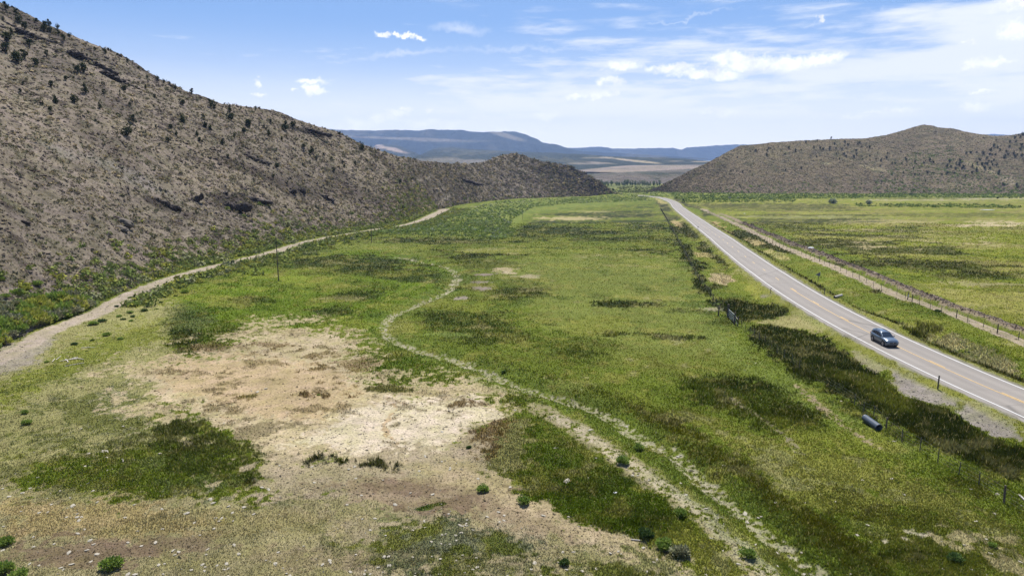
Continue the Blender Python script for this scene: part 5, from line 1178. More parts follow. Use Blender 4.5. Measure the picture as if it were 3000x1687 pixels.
# pale stones in the lower meadow
ST = [boulder_mesh('stone', 120+i*5.1, M_stone, .45, 1, .35) for i in range(5)]
r = np.random.default_rng(140)
px_ = r.uniform(0, 2576, 2600); py_ = 900+r.random(2600)**.75*560
keep = (r.random(2600) < np.where(px_ < 1250, 1, np.where(px_ < 2100, .65, .3))) & (fbm(px_, py_*2, 160, 3, 9) > -.35); px_, py_ = px_[keep], py_[keep]
P3 = np.stack(hit(px_, py_), 1); dr, _, _ = pdist(P3[:, 0], P3[:, 1], ROADC); P3 = P3[dr > 9]
sz = np.exp(r.normal(-2.75, .36, len(P3))); o_ = np.argsort(-sz/np.maximum(P3[:, 1], 1))
P3, sz = P3[o_], sz[o_]
for p, s_ in zip(P3[:280], sz[:280]):
    lab = 'pale bleached stone lying in the grass and bare soil of the near meadow'
    put_rock(ST[int(r.integers(5))], (p[0], p[1], p[2]+.04), float(s_)*1.15, 'stone', lab, 'stone', 'pale stones strewn over the near meadow', .8, sx=float(r.uniform(.9, 1.8)))
q = P3[280:]; n = len(q)
v, f, cc = many_rocks(q+np.array([0, 0, .03]), sz[280:]*.9, mixc(n, [(214,206,188),(120,110,98),(180,168,148)], [.4, .3, .3], r), 141, .5)
# pebbles on the bare ground and in the gully
uq = r.uniform(-.8, .8, 60000); iq = r.uniform(1/200., 1/37., 60000); Xq = uq/iq; Yq = 1/iq
cq, hq, vq, zq = gsample(Xq, Yq); m = (vq < .45) & (pdist(Xq, Yq, ROADC)[0] > 4.4); Xq, Yq, zq, cq = Xq[m], Yq[m], zq[m], cq[m]; n2 = min(len(Xq), 14000); Xq, Yq, zq, cq = Xq[:n2], Yq[:n2], zq[:n2], cq[:n2]
v2, f2, c2 = many_rocks(np.c_[Xq, Yq, zq], (.03+.0006*Yq)*np.exp(r.normal(0, .4, n2)), cq*np.array([r.choice([.45, .7, 1.15], n2, p=[.4, .3, .3])]).T, 142, .55)
o = obj_np('gravel', np.concatenate([v, v2]), np.concatenate([f, f2+len(v)]), M_rockv, col=np.concatenate([cc, c2])); tag(o, label='small stones and clods scattered over the bare patches of the meadow', cat='gravel', kind='stuff')
# clods of the dug spoil bank beside the right-hand track
BMD = dense(BERM, .12); BMD = BMD[BMD[:, 1] < 330]; k = r.integers(0, len(BMD), 9000); q = BMD[k]+r.normal(0, .55, (9000, 2)); q = q[np.argsort(q[:, 1])]
zq = height(q[:, 0], q[:, 1]); n = len(q)
v, f, cc = many_rocks(np.c_[q, zq], (.04+.0008*q[:, 1])*np.exp(r.normal(0, .4, n)), 1.25*mixc(n, [(156,140,122),(118,102,88),(180,164,144),(94,82,72)], [.4, .25, .25, .1], r), 143, .8)
o = obj_np('spoil_bank', v, f, M_rockv, col=cc); tag(o, label='long bank of dug brown clods beside the dirt track right of the highway', cat='spoil bank', kind='stuff')

# ------------------------------------------------------------------ small mesh kit for built things
class MB:
    def __init__(self): self.bm = bmesh.new()
    def box(self, c, s, rz=0.0, bevel=0.0, rx=0.0, ry=0.0):
        m = Matrix.Translation(Vector(c)) @ Matrix.Rotation(rz, 4, 'Z') @ Matrix.Rotation(ry, 4, 'Y') @ Matrix.Rotation(rx, 4, 'X') @ Matrix.Diagonal((*s, 1))
        r_ = bmesh.ops.create_cube(self.bm, size=1.0, matrix=m)
        if bevel:
            ed = list({e for v in r_['verts'] for e in v.link_edges}); bmesh.ops.bevel(self.bm, geom=ed, offset=bevel, segments=2, affect='EDGES')
        return self
    def tube(self, a, b, ra, rb=None, seg=8, cap=True):
        a, b = Vector(a), Vector(b); rb = ra if rb is None else rb; d = b-a; L = d.length
        m = Matrix.Translation((a+b)/2) @ d.to_track_quat('Z', 'Y').to_matrix().to_4x4()
        bmesh.ops.create_cone(self.bm, cap_ends=cap, segments=seg, radius1=ra, radius2=rb, depth=L, matrix=m); return self
    def poly(self, pts):
        self.bm.faces.new([self.bm.verts.new(p) for p in pts]); return self
    def loft(self, rings, close=True, caps=True):
        R_ = [[self.bm.verts.new(p) for p in ring] for ring in rings]; n = len(R_[0])
        for a, b in zip(R_[:-1], R_[1:]):
            for i in range(n if close else n-1):
                self.bm.faces.new((a[i], a[(i+1) % n], b[(i+1) % n], b[i]))
        if caps: self.bm.faces.new(R_[0][::-1]); self.bm.faces.new(R_[-1])
        return self
    def build(self, name, mat, parent=None, smooth=False, loc=None):
        bmesh.ops.recalc_face_normals(self.bm, faces=self.bm.faces)
        me = bpy.data.meshes.new(name); self.bm.to_mesh(me); self.bm.free(); me.materials.append(mat)
        for f in me.polygons: f.use_smooth = smooth
        o = link(bpy.data.objects.new(name, me), parent)
        if loc is not None: o.location = loc
        return o
def G(px, py):
    p = px_to_land([(px, py)])[0]; return Vector((float(p[0]), float(p[1]), float(p[2])))
def gz(x, y): return float(land(x, y)[0])

# ------------------------------------------------------------------ utility poles
POLES = [((701,707),(698,601),'nearest tall utility pole standing in the green meadow'), ((935,611),(934.5,545),'second utility pole from the left, at the meadow corner by the dirt track'),
 ((1042.5,560),(1041.5,515),'third utility pole from the left, beside the dirt track'), ((1124.5,529),(1124,497),'fourth utility pole from the left, where the dirt track climbs'),
 ((1189,489),(1189,461),'thin utility pole at the foot of the knob'), ((1228,411),(1228,399),'tiny utility pole on the saddle left of the knob top, right of a pair'), ((1222,411),(1222,401),'tiny utility pole on the saddle left of the knob top, left of a pair'), ((1315,553),(1315,539),'short thin pole standing alone in the brushy valley middle')]
for (bx, by), (tx, ty), lab in POLES:
    b = G(bx, by); h = (by-ty)*scale_at(b)*1.03; rr = .14 if h > 5 else .09
    t = empty('utility_pole', b); tag(t, lab, 'utility pole', 'utility poles leading past the left hill')
    r0 = max(rr*.8, scale_at(b)*.42)
    MB().tube((0, 0, -.3), (.0, 0, h), r0, r0*.75, 8).build('pole', M_wood, t)
    m = MB(); m.tube((0, 0, h), (0, 0, h+.16), .05, .035, 6); m.tube((-.3, -.02, h-.5), (-.3, -.02, h-.34), .05, .035, 6).box((-.15, 0, h-.52), (.36, .05, .05)); m.build('insulator', M_steel, t)

# ------------------------------------------------------------------ fences
def fence(name, pts, label, hgt=1.25, wood_at=(), spacing=None, maxn=96, nw=4, thick=.045, wr=.0045, lean=.05):
    P_ = np.asarray(pts, float); P_ = P_[np.argsort(P_[:, 1])]
    t = empty(name, (float(P_[0, 0]), float(P_[0, 1]), gz(*P_[0]))); tag(t, label, 'fence'); o0 = Vector(t.location); rr = random.Random(len(P_))
    tops = []
    for i, (x, y) in enumerate(P_[:maxn]):
        z = gz(x, y); wood = i in wood_at; th = (.085 if wood else thick); th = max(th, scale_at((x, y, z))*.30); h = hgt*(1.12 if wood else rr.uniform(.93, 1.05))
        b = Vector((float(x), float(y), z))-o0; lx, ly = rr.uniform(-lean, lean), rr.uniform(-lean, lean)
        MB().tube(b+Vector((0, 0, -.3)), b+Vector((lx, ly, h)), th, th*.85, 6).build('post', M_wood if wood else M_steel, t)
        tops.append((b, lx, ly, h))
    for k in range(nw):
        f_ = .28+.72*k/(nw-1)-.04; m = MB()
        for (b, lx, ly, h), (b2, lx2, ly2, h2) in zip(tops[:-1], tops[1:]):
            m.tube(b+Vector((lx*f_, ly*f_, hgt*f_)), b2+Vector((lx2*f_, ly2*f_, hgt*f_)), wr, wr, 3, cap=False)
        m.build('wire', M_wire, t)
    return t
GATE = [G(*O([(2000+565/4.293, 750+775/4.293)])[0]), G(*O([(2000+650/4.293, 750+860/4.293)])[0]), G(*O([(2000+690/4.293, 750+885/4.293)])[0])]
near_posts = [tuple(G(*q)[:2]) for q in Z3([(440,165),(555,275),(680,320),(835,490),(1040,625),(1265,740),(1490,885),(1750,1045),(2005,1175),(2325,1385),(2620,1560)])]+[tuple(G(*q)[:2]) for q in Z6([(1460,1430),(1370,1365),(1275,1290),(1185,1240),(1110,1175),(1035,1110),(962,1070),(900,1020),(845,985),(785,960),(735,905)])]
fence('wire_fence', near_posts, 'wire fence on dark steel posts running from the gate to the lower right', hgt=1.3, wood_at=(0, 1, 7), nw=4, wr=.0045)
FL = dense(FENCEL, 1.0); FL = FL[(FL[:, 1] > GATE[0].y+1)]; FL = FL[np.argsort(FL[:, 1])][::4]; FL = FL[FL[:, 1] < 470]
fence('wire_fence', np.r_[[GATE[0][:2]], FL[1:]], 'wire fence receding from the gate along the left verge of the highway', hgt=1.3, wood_at=(3, 8, 17, 30), maxn=95)
rp = [tuple(G(*q)[:2]) for q in Z1([(975,55),(1080,100),(1165,150),(1257,185),(1393,235),(1535,285),(1722,352),(1862,405),(2060,470),(2237,540),(2505,627),(2760,740)])]
FR = dense(FENCER, 1.0); ymx = max(p[1] for p in rp); FR = FR[FR[:, 1] > ymx+3]; FR = FR[np.argsort(FR[:, 1])][::4]; FR = FR[FR[:, 1] < 430]
fence('wire_fence', np.r_[np.array(rp), FR], 'long wire fence between the highway verge and the dirt track on the right', hgt=1.3, wood_at=(2, 5, 9, 22, 34), maxn=92, nw=4)
c1 = [(a/3.433*.85867, (600+b/3.433)*.85867) for a, b in [(65,1425),(205,1360),(1130,905),(1318,815),(1343,805),(1368,800),(1925,630),(1962,628),(2120,600),(2160,592),(1740,680),(1550,730)]]
fp = sorted([tuple(G(*q)[:2]) for q in c1], key=lambda a: a[1])
fence('wire_fence', fp, 'old wire fence on wooden posts along the left dirt track', hgt=1.4, wood_at=tuple(range(3, 12)), thick=.06)
# gate of five rails hung between heavy timber posts
a, b, c = GATE
t = empty('farm_gate', a); tag(t, 'five rail metal gate between heavy dark timber posts beside the dark rushes', 'gate')
for q, hh, rr in ((a, 2.3, .17), (b, 2.0, .13), (c, 1.7, .09), (a+Vector((-1.1, 1.5, 0)), 1.5, .12)):
    d = q-a; MB().tube(d+Vector((0, 0, -.3)), d+Vector((.03, 0, hh)), rr, rr*.9, 8).build('post', M_wood, t)
M_rail = mat_simple('galvanised_rail', (.34, .36, .34), rough=.5, metal=.3, noise_amt=.15)
for k in range(5):
    z = .35+.3*k; MB().tube(Vector((0, 0, z)), b-a+Vector((0, 0, z)), .035, .035, 6).build('rail', M_rail, t)
MB().tube(b-a+Vector((0, 0, 1.5)), c-a+Vector((0, 0, 1.1)), .03, .03, 6).build('brace', M_woodpale, t)
MB().tube(b-a+Vector((0, 0, 1.1)), c-a+Vector((0, 0, .25)), .02, .02, 6).build('brace', M_rail, t)
# lone posts
for (x, y, h, lab) in [(2409.7,729,11,'slightly leaning wooden post beyond the spoil bank, left of a pair'),(2425,729,11,'upright wooden post beyond the spoil bank, right of a pair'),(2695,729,12,'single wooden post standing far out in the right field'),(2658.5,878,24,'leaning white topped post against the right-hand fence')]:
    g = G(x*.85867, y*.85867); hh = h*.85867*scale_at(g); t = empty('wooden_post', g); tag(t, lab, 'post')
    MB().tube((0, 0, -.2), (.12 if 'leaning' in lab else 0, 0, hh), .1, .085, 7).build('post_shaft', M_wood, t)
    if 'white' in lab: MB().box((.06, -.09, hh*.5), (.22, .03, .45)).build('white_tag', M_white, t)

# ------------------------------------------------------------------ highway furniture
M_signback = mat_simple('sign_back_aluminium', alb((138, 146, 160))*1.1, rough=.45, metal=.35, noise_amt=.1)
M_yellowsign = mat_simple('yellow_sign_face', (.62, .36, .02), rough=.5, noise_amt=.05)
def road_heading(g):
    i = int(np.argmin(np.hypot(RD[:, 0]-g.x, RD[:, 1]-g.y))); d = RD[min(i+1, len(RD)-1)]-RD[max(i-1, 0)]; return math.atan2(d[1], d[0])
g = G(*Z6([(1698, 368)])[0]); h = 165/4.293*.85867*scale_at(g); t = empty('road_sign', g, 0.0); tag(t, 'pennant shaped no passing sign seen from behind on a tall post right of the highway', 'road sign')
MB().box((0, 0, h/2-.2), (.09, .07, h+.4), bevel=.01).build('post', M_steel, t)
tilt = .35; ca, sa = math.cos(tilt), math.sin(tilt)
def pl_(x, z, y): return (x*ca, y+x*sa, h-.45+z)
m = MB(); pts = [(.42, .46), (-.92, 0.0), (.42, -.46)]
fr = [m.bm.verts.new(pl_(x, z, -.055)) for x, z in pts]; bk = [m.bm.verts.new(pl_(x, z, -.040)) for x, z in pts]
m.bm.faces.new(fr); m.bm.faces.new(bk[::-1])
for i in range(3): m.bm.faces.new((fr[i], fr[(i+1) % 3], bk[(i+1) % 3], bk[i]))
m.build('sign_panel', M_signback, t)
m = MB()
pts = [(.40, .43), (-.86, 0.0), (.40, -.43)]
m.poly([pl_(x, z, .045+0*x) for x, z in pts]); 
f2 = m.build('sign_face', M_yellowsign, t)
g = G(*Z4([(1050, 738)])[0]); h = 40/4.293*.85867*scale_at(g); t = empty('road_sign', g); tag(t, 'small dark diamond sign on a short post at the left edge of the far highway', 'road sign')
MB().box((0, 0, h*.4), (.12, .08, h*.9)).build('post', M_steel, t)
m = MB(); m.box((0, -.07, h*.8), (.62*h*.42, .03, .62*h*.42), ry=math.pi/4); m.build('sign_panel', M_wood, t)
def delineator(q, hpx, label, th=.05, head=True, mat=None):
    g = G(*q); h = hpx*.85867*scale_at(g); t = empty('marker_post', g); tag(t, label, 'marker post')
    MB().box((0, 0, h/2-.1), (th*2, th, h+.2), bevel=.006).build('post', mat or M_steel, t)
    if head: MB().box((0, -.01, h-.14), (th*3.2, th*1.3, .26), bevel=.01).build('reflector', M_wood, t)
delineator(Z1([(1490,1243)])[0], 41, 'dark round marker post on the gravel shoulder at the lower right of the highway', .075, False)
delineator(Z6([(1780,486)])[0], 21, 'dark marker post with small head on the right shoulder, below the pennant sign', .06)
delineator(Z1([(62,52)])[0], 4, 'tip of a dark stake by the right shoulder next to the white pipe', .05, False) if False else None
g = G(*Z6([(1103,468)])[0]); t = empty('bent_marker', g); tag(t, 'bent black hoop shaped marker post on the left highway shoulder', 'marker post')
m = MB(); q = [(0, 0, -.1), (0, 0, .75), (.12, .1, .98), (.34, .3, 1.0)]
for a_, b_ in zip(q[:-1], q[1:]): m.tube(a_, b_, .055, .055, 6)
m.build('bent_tube', M_wood, t); MB().tube((.0, -.02, .04), (.4, -.1, .04), .06, .05, 6).build('foot', M_wood, t)
for k, (qq, sx) in enumerate(((Z1([(860,6)])[0], .0),)):
    pass
# pale pipe end on the right shoulder, dark culvert pipe in the meadow, pale board at the right edge
a, b = G(*Z6([(1908, 530)])[0]), G(*Z6([(1998, 533)])[0])
M_pipe = mat_simple('pale_pipe', alb((216, 208, 196)), rough=.6, noise_amt=.12)
t = empty('pipe', a); tag(t, 'short pale culvert pipe end lying on the right verge of the highway', 'pipe'); d = b-a; d.z = 0
m = MB(); m.tube((0, 0, .2), d+Vector((0, 0, .2)), .22, .22, 14, cap=False); m.tube((0, 0, .2), d+Vector((0, 0, .2)), .19, .19, 14, cap=False); m.build('pipe_wall', M_pipe, t, smooth=True)
a, b = G(*Z3([(570, 365)])[0]), G(*Z3([(720, 462)])[0]); d = b-a; d.z = 0; d = d.normalized()*max(2.6, d.length)
M_culv = mat_simple('grey_plastic_pipe', alb((96, 108, 124))*.9, rough=.45, noise_amt=.2); M_boreshade = mat_simple('painted_bore_shade', (.006, .006, .007), rough=.9)
t = empty('culvert_pipe', a); tag(t, 'thick dark grey culvert pipe lying in grass by the near fence', 'pipe')
up = Vector((0, 0, .42)); m = MB(); ax = d.normalized(); s_ = ax.cross(Vector((0, 0, 1))).normalized(); rings = []
for r_, p_ in [(.33 if k_ % 2 else .355, d.length*k_/36) for k_ in range(37)]+[(.30, d.length), (.30, .1)]:
    rings.append([up+ax*p_+(s_*math.cos(x)+Vector((0, 0, 1))*math.sin(x))*r_ for x in np.linspace(0, 2*math.pi, 20, endpoint=False)])
m.loft(rings, caps=False); m.build('pipe_wall', M_culv, t, smooth=True)
m = MB(); m.tube(up+ax*.05, up+ax*(d.length*.55), .298, .298, 18); m.build('bore_shade_plug', M_boreshade, t)  # black plug added inside the pipe, painted to stand in for its inner shade
a, b = G(*Z3([(2515, 1300)])[0]), G(*Z3([(2620, 1400)])[0]); d = b-a
t = MB(); t.tube((0, 0, .1), d+Vector((0, 0, .12)), .09, .08, 6); tag(t.build('plank', M_pipe, loc=a), 'weathered pale board lying in the grass at the right picture edge', 'board')
# bleached logs left of the bare ground, stick near the shrubs
for (x0, y0, x1, y1, lab) in [(395,285,415,262,'short bleached stick, leftmost of the scattered dead wood'),(425,270,462,242,'bleached branch right of the leftmost stick'),(495,268,515,290,'short bleached stub under the forked log'),(520,270,588,252,'longest light bleached log, forked at its left end'),(560,262,632,268,'dark grey log right of the forked log'),(490,318,635,294,'long thin grey pole lying below the other dead wood'),(612,180,715,178,'thin grey stick above the other dead wood'),(922,1022,930,1045,'small white bone like stick in the dark green grass')]:
    qa, qb = O([(x0/2.576, 950+y0/2.576), (x1/2.576, 950+y1/2.576)]); a, b = G(*qa), G(*qb); d = b-a
    rr = .075 if 'log' in lab else .045
    m = MB(); mid = d*.5+Vector((.04, .03, .1)); m.tube((0, 0, .06), mid, rr, rr*.9, 6); m.tube(mid, d+Vector((0, 0, .08)), rr*.9, rr*.6, 6)
    if 'forked' in lab: m.tube(d*.3+Vector((0, 0, .08)), d*.3+Vector((-.5, -.6, .12)), rr*.7, rr*.4, 5)
    tag(m.build('dead_branch', M_woodpale, loc=a), lab, 'dead wood', 'bleached wood scattered left of the bare ground')
qa, qb = O([(1400+1157/2.576, 1300+722/2.576), (1400+1225/2.576, 1300+733/2.576)]); a, b = G(*qa), G(*qb); m = MB(); m.tube((0, 0, .05), b-a+Vector((0, 0, .06)), .06, .05, 6)
tag(m.build('dead_branch', M_pipe, loc=a), 'white stick lying just left of the three shrubs by the bottom edge', 'dead wood')
# a few light scraps
M_scrap = mat_simple('white_scrap', alb((250, 250, 255)), rough=.6, noise_amt=.05)
for (x, y, w_, lab) in [(1400+1040/2.576, 1300+370/2.576, .20, 'bright white round stone in the green strip between the tracks'), (2376, 729, .9, 'white crumpled sheet lying on the spoil bank'), (2892, 617, 1.6, 'thin white trough far off in the right field'), (2181, 626.5, .55, 'tiny white speck of litter in the far right field')]:
    g = G(x*.85867, y*.85867); me = boulder_mesh('scrap', x, M_scrap, .4, 2, .3); o = bpy.data.objects.new('white_stone' if 'stone' in lab else 'scrap', me); link(o); o.location = (g.x, g.y, g.z+w_*.25); o.scale = (w_*(3.0 if 'trough' in lab else 1), w_*.7, w_*(.35 if 'trough' in lab else .8)); tag(o, lab, 'stone' if 'stone' in lab else 'scrap')

# ------------------------------------------------------------------ the car
def mat_carpaint():
    m, nt = mat_new('slate_blue_car_paint')
    p = N(nt, 'ShaderNodeBsdfPrincipled', inp={'Base Color': (.075, .10, .13, 1), 'Metallic': .45, 'Roughness': .32, 'Coat Weight': .8, 'Coat Roughness': .05})
    N(nt, 'ShaderNodeOutputMaterial', inp={0: p.outputs[0]}); return m
M_paint = mat_carpaint()
M_glass = mat_simple('car_glass', (.010, .014, .020), rough=.06, spec=.8, noise_amt=.0)
M_trim = mat_simple('black_trim', (.012, .012, .014), rough=.5, noise_amt=.1)
M_tyre = mat_simple('tyre_rubber', (.018, .018, .018), rough=.9, noise_amt=.1)
M_rim = mat_simple('alloy_rim', (.22, .22, .24), rough=.3, metal=.8, noise_amt=.05)
M_lamp = mat_simple('lamp_lens', (.55, .58, .62), rough=.1, spec=.9, noise_amt=.05)
gl = G(*O([(2500+1110/12.88, 930+1060/12.88)])[0])
i = int(np.argmin(np.hypot(RD[:, 0]-gl.x, RD[:, 1]-gl.y))); af = ARC[i]
pc, dr = at_road(af+1.36, -1.2)
car = empty('parked_car', (float(pc[0]), float(pc[1]), float(base(pc[1]))+.045), math.atan2(-dr[1], -dr[0])); car.name = 'car'
tag(car, 'dark slate blue crossover car driving towards the camera on the highway', 'car')
car.scale = (1, 1, 1.07)
SEC = [(2.30,.60,.40,.56,.66),(2.24,.80,.30,.60,.80),(2.05,.885,.25,.64,.90),(1.75,.905,.22,.66,.97),(1.2,.915,.21,.68,1.04),(.95,.92,.20,.70,1.07),(.2,.92,.20,.70,1.05),(-.6,.92,.20,.70,1.06),(-1.4,.92,.22,.72,1.10),(-1.9,.90,.26,.74,1.11),(-2.2,.84,.32,.76,1.06),(-2.28,.74,.42,.76,.98)]
rings = []
for (x, hw, zb, zm, zt) in SEC:
    half = [(0, zb), (hw*.86, zb), (hw*.97, zb+.08), (hw, zm), (hw*.975, zt-.10), (hw*.90, zt-.015), (hw*.6, zt+.025), (hw*.25, zt+.045)]
    rings.append([(x, y, z) for y, z in half]+[(x, 0, zt+.05)]+[(x, -y, z) for y, z in half[:0:-1]])
MB().loft(rings).build('body', M_paint, car, smooth=True)
CAB = [(1.02,.76,1.05,1.07),(.72,.77,1.05,1.24),(.30,.77,1.05,1.50),(.02,.77,1.05,1.60),(-.5,.77,1.05,1.655),(-1.1,.765,1.07,1.67),(-1.6,.755,1.09,1.65),(-1.98,.74,1.09,1.60),(-2.14,.72,1.09,1.34),(-2.22,.70,1.09,1.12)]
rings = []
for (x, hw, z0, z1) in CAB:
    k = (z1-1.05)/.6; ht = hw-.19*max(0, k)
    half = [(0, z0-.05), (hw, z0-.05), (hw, z0+.01), (lerp(hw, ht, .5), lerp(z0, z1, .5)), (ht+.015, z1-.06*k), (ht-.06, z1-.01), (ht*.5, z1+.02)]
    rings.append([(x, y, z) for y, z in half]+[(x, 0, z1+.03)]+[(x, -y, z) for y, z in half[:0:-1]])
MB().loft(rings).build('cabin', M_paint, car, smooth=True)
def panel(name, quad, off, mat, n=1):
    m = MB(); v = [Vector(q) for q in quad]; nr = (v[1]-v[0]).cross(v[-1]-v[0]).normalized()
    c_ = sum(v, Vector())/len(v)
    if nr.dot(c_-Vector((-.4, 0, 1.0))) < 0: nr = -nr
    f_ = [m.bm.verts.new(q+nr*off) for q in v]; b_ = [m.bm.verts.new(q-nr*.01) for q in v]; m.bm.faces.new(f_)
    for i_ in range(len(v)): m.bm.faces.new((f_[i_], f_[(i_+1) % len(v)], b_[(i_+1) % len(v)], b_[i_]))
    return m.build(name, mat, car)
m = MB(); rows = []
for (x, z, w_) in ((.985, 1.115, .70), (.72, 1.27, .67), (.40, 1.455, .625), (.16, 1.575, .585)):
    rows.append([(x+.03, y*w_, z+.035-.03*y*y) for y in (-1, -.5, 0, .5, 1)])
m.loft(rows, close=False, caps=False); m.build('windscreen', M_glass, car, smooth=True)
for sd in (1, -1):
    def S(x, t): 
        k = np.interp(-x, [-1.02, -.72, -.30, -.02, .5, 1.1, 1.6, 1.92], [.03, .31, .75, .92, 1.0, .99, .92, .78]); hw = .77; return (x, sd*(hw-.19*k*t+.012), 1.09+(.6*k-.10)*t)
    panel('side_window', [S(.62, 0.02), S(.08, .86), S(-.22, .88), S(-.22, .02)], .012, M_glass)
    panel('side_window', [S(-.30, .02), S(-.30, .88), S(-1.12, .86), S(-1.18, .02)], .012, M_glass)
    panel('side_window', [S(-1.28, .08), S(-1.22, .84), S(-1.58, .78), S(-1.78, .22)], .012, M_glass)
    w = MB(); w.box((.62, sd*1.0, 1.12), (.14, .20, .14), bevel=.035).box((.60, sd*.90, 1.06), (.06, .12, .04)); w.build('side_mirror', M_paint, car, smooth=True)
    m = MB(); m.loft([[(2.155, sd*.56, .735), (2.17, sd*.56, .815), (2.15, sd*.56, .82), (2.10, sd*.56, .74)], [(2.11, sd*.74, .74), (2.12, sd*.74, .835), (2.08, sd*.74, .84), (2.06, sd*.74, .75)], [(1.86, sd*.905, .77), (1.86, sd*.90, .85), (1.83, sd*.88, .86), (1.83, sd*.88, .77)]]); hl = m.build('headlight', M_lamp, car)
    hl.location.x = .06
    MB().box((0, sd*.925, .30), (2.0, .03, .20), bevel=.01).build('sill', M_trim, car)
    for wx in (1.38, -1.36):
        MB().tube((wx, sd*.895, .38), (wx, sd*.932, .38), .435, .435, 24).build('wheel_arch', M_trim, car)
        w = empty('wheel', (wx, 0, 0)); w.parent = car
        m = MB(); m.tube((0, sd*.72, .355), (0, sd*.945, .355), .355, .355, 24); m.build('tyre', M_tyre, w, smooth=False)
        m = MB(); m.tube((0, sd*.93, .355), (0, sd*.955, .355), .235, .235, 20)
        m.build('rim', M_rim, w)
MB().box((2.265, 0, .60), (.09, .98, .24), bevel=.03).build('grille', M_trim, car)
MB().box((2.262, 0, .37), (.10, 1.30, .12), bevel=.03).build('bumper_intake', M_trim, car)
MB().tube((2.305, 0, .64), (2.325, 0, .64), .065, .065, 16).build('emblem', M_rim, car)
panel('rear_window', [(-2.06, -.56, 1.50), (-2.06, .56, 1.50), (-2.21, .60, 1.16), (-2.21, -.60, 1.16)], .03, M_glass)
for sd in (1, -1):
    MB().box((-.75, sd*.50, 1.685), (1.5, .035, .04), bevel=.01).build('roof_rail', M_trim, car)
    MB().box((-2.2, sd*.68, .98), (.12, .30, .14), bevel=.02).build('tail_lamp', mat_simple('red_lens', (.25, .01, .01), rough=.2, noise_amt=0), car)

# ------------------------------------------------------------------ labels that tell repeats apart
def grid_zones(xs_, ys_, fmt):
    out = []
    for i in range(len(xs_)-1):
        for j in range(len(ys_)-1): out.append((xs_[i][0], xs_[i+1][0], ys_[j][0], ys_[j+1][0], fmt(xs_[i][1], ys_[j][1])))
    return out
label_by_place(group_of('junipers dotted over the left slope'), 'dark green juniper', grid_zones([(-999,'at the left edge'),(220,'left part'),(400,'middle part'),(560,'right part'),(720,'near the black cliff band'),(900,'towards the knob'),(9999,'')], [(-999,'upper'),(310,'lower'),(999,'')], lambda a, b: 'on the %s left slope, %s' % (b, a)))
label_by_place(group_of('junipers along the left skyline'), 'skyline juniper among dark rocks', grid_zones([(-999,'at the left picture edge'),(110,'of the dense rim clump'),(200,'of the upper rim'),(330,'of the middle rim'),(480,'of the lower rim'),(9999,'')], [(-999,''),(999,'')], lambda a, b: a))
label_by_place(group_of('junipers on the right-hand hill'), 'juniper on right hill', grid_zones([(1630,'left shoulder'),(2030,'middle'),(2140,'left of the peak'),(2260,'under the peak'),(2370,'right of the peak'),(2450,'towards the right edge'),(2520,'at the right edge'),(9999,'')], [(-999,'upper'),(372,'middle'),(398,'lower'),(999,'')], lambda a, b: '%s row, %s' % (b, a)))
label_by_place(group_of('row of cottonwoods beyond the gap'), 'tall green cottonwood', [(-999,1560,0,999,'in the clump by the knob tip'),(1560,1640,0,999,'in the middle of the row'),(1640,9999,0,999,'in the row by the right hill')])
label_by_place(group_of('dark boulders on the flank of the knob'), 'dark angular boulder', grid_zones([(-999,'near the knob top'),(1385,'left half of the flank'),(1430,'middle of the flank'),(1470,'steep part of the flank'),(1505,'at the tip of the knob'),(9999,'')], [(-999,'upper rocks,'),(440,'lower rocks,'),(999,'')], lambda a, b: 'in the %s %s' % (b, a)))
label_by_place(group_of('dark boulders under the left skyline'), 'dark rim boulder', grid_zones([(-999,'at the left picture edge'),(70,'above the first junipers'),(140,'near the broken rim rock'),(210,'below the dense juniper clump'),(290,'near the rock rib'),(360,'at the lower end'),(9999,'')], [(-999,''),(999,'')], lambda a, b: 'in the rim, %s' % a))
label_by_place(group_of('dark boulders around the big crag'), 'dark fallen boulder', [(-999,570,0,999,'on the left side of the big crag'),(570,9999,0,999,'on the right side of the big crag')])
label_by_place(group_of('dark boulders in the mid-slope band'), 'dark mid-slope boulder', [(-999,580,0,999,'at the left end of the band'),(580,720,0,999,'in the middle of the band'),(720,9999,0,999,'at the right end of the band')])
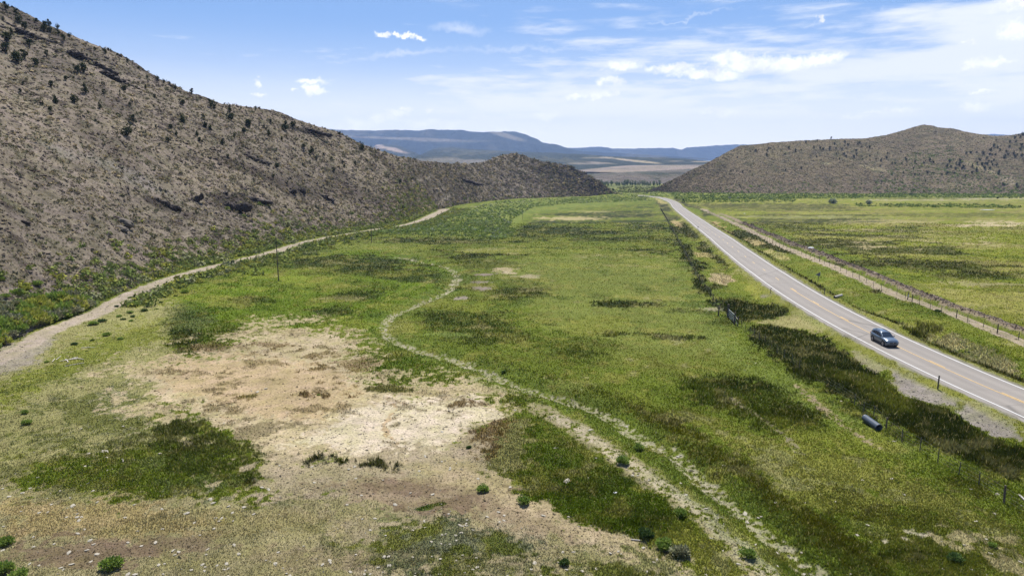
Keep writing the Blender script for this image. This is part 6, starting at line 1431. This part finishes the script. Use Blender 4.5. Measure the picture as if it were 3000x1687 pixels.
label_by_place(group_of('shrubs on the hillside edge of the dirt track'), 'shrub', grid_zones([(-9999,'at the left picture edge'),(14,'picture corner'),(28,'in the left bank'),(40,'mid bank'),(55,'right of the bank'),(70,'behind the bank'),(100,'beside the first bend'),(130,'at the first bend'),(165,'past the first bend'),(200,'beyond the bend'),(260,'left of the old posts'),(330,'by the old posts'),(400,'right of the old posts'),(470,'by the second posts'),(550,'near the nearest pole'),(9999,'')], [(-9999,'uppermost'),(690,'upper'),(715,'raised'),(738,'middle'),(760,'lower'),(780,'low'),(800,'front'),(825,'foremost'),(9999,'')], lambda a, b: '%s uphill row, %s' % (b, a)))
label_by_place(group_of('shrubs on the meadow edge of the dirt track'), 'bright green shrub', grid_zones([(-9999,'left of the teal grass'),(440,'above the teal grass'),(520,'before the nearest pole'),(620,'near the nearest pole'),(9999,'')], [(-9999,''),(9999,'')], lambda a, b: 'on meadow side of track, %s' % a))
label_by_place(group_of('low shrubs in the grass below the dirt track'), 'low dark green shrub', [(-999,330,0,9999,'of the strip nearest the left edge'),(330,9999,0,790,'of the upper strip'),(330,9999,790,9999,'of the lower strip')])
label_by_place(group_of('pale stones strewn over the near meadow'), 'pale flat stone', grid_zones([(-9999,'at the left edge'),(200,'left of the brown soil'),(420,'left third'),(640,'below the dark rushes'),(860,'below the bare ground'),(1080,'on the brown soil'),(1300,'near the two lone shrubs'),(1560,'on the green strip'),(1850,'by the pale track'),(2150,'right of the gully'),(9999,'')], [(-9999,'far'),(1200,'middle'),(1330,'near'),(9999,'')], lambda a, b: 'of the %s row, %s' % (b, a)))

# ------------------------------------------------------------------ air
hz = bpy.data.meshes.new('haze'); bm = bmesh.new(); bmesh.ops.create_cube(bm, size=1.0); bm.to_mesh(hz); bm.free()
hm, nt = mat_new('haze_air')
vol = N(nt, 'ShaderNodeVolumePrincipled', inp={'Color': (.33, .49, .86, 1), 'Density': 6.0e-5, 'Anisotropy': 0.0})
out = N(nt, 'ShaderNodeOutputMaterial'); nt.links.new(vol.outputs[0], out.inputs['Volume']); hz.materials.append(hm)
hb = link(bpy.data.objects.new('haze', hz)); ZT = 620.0
hb.scale = (31000, 15700, ZT+54); hb.location = (0, 4350, (ZT-54)/2); tag(hb, kind='stuff')
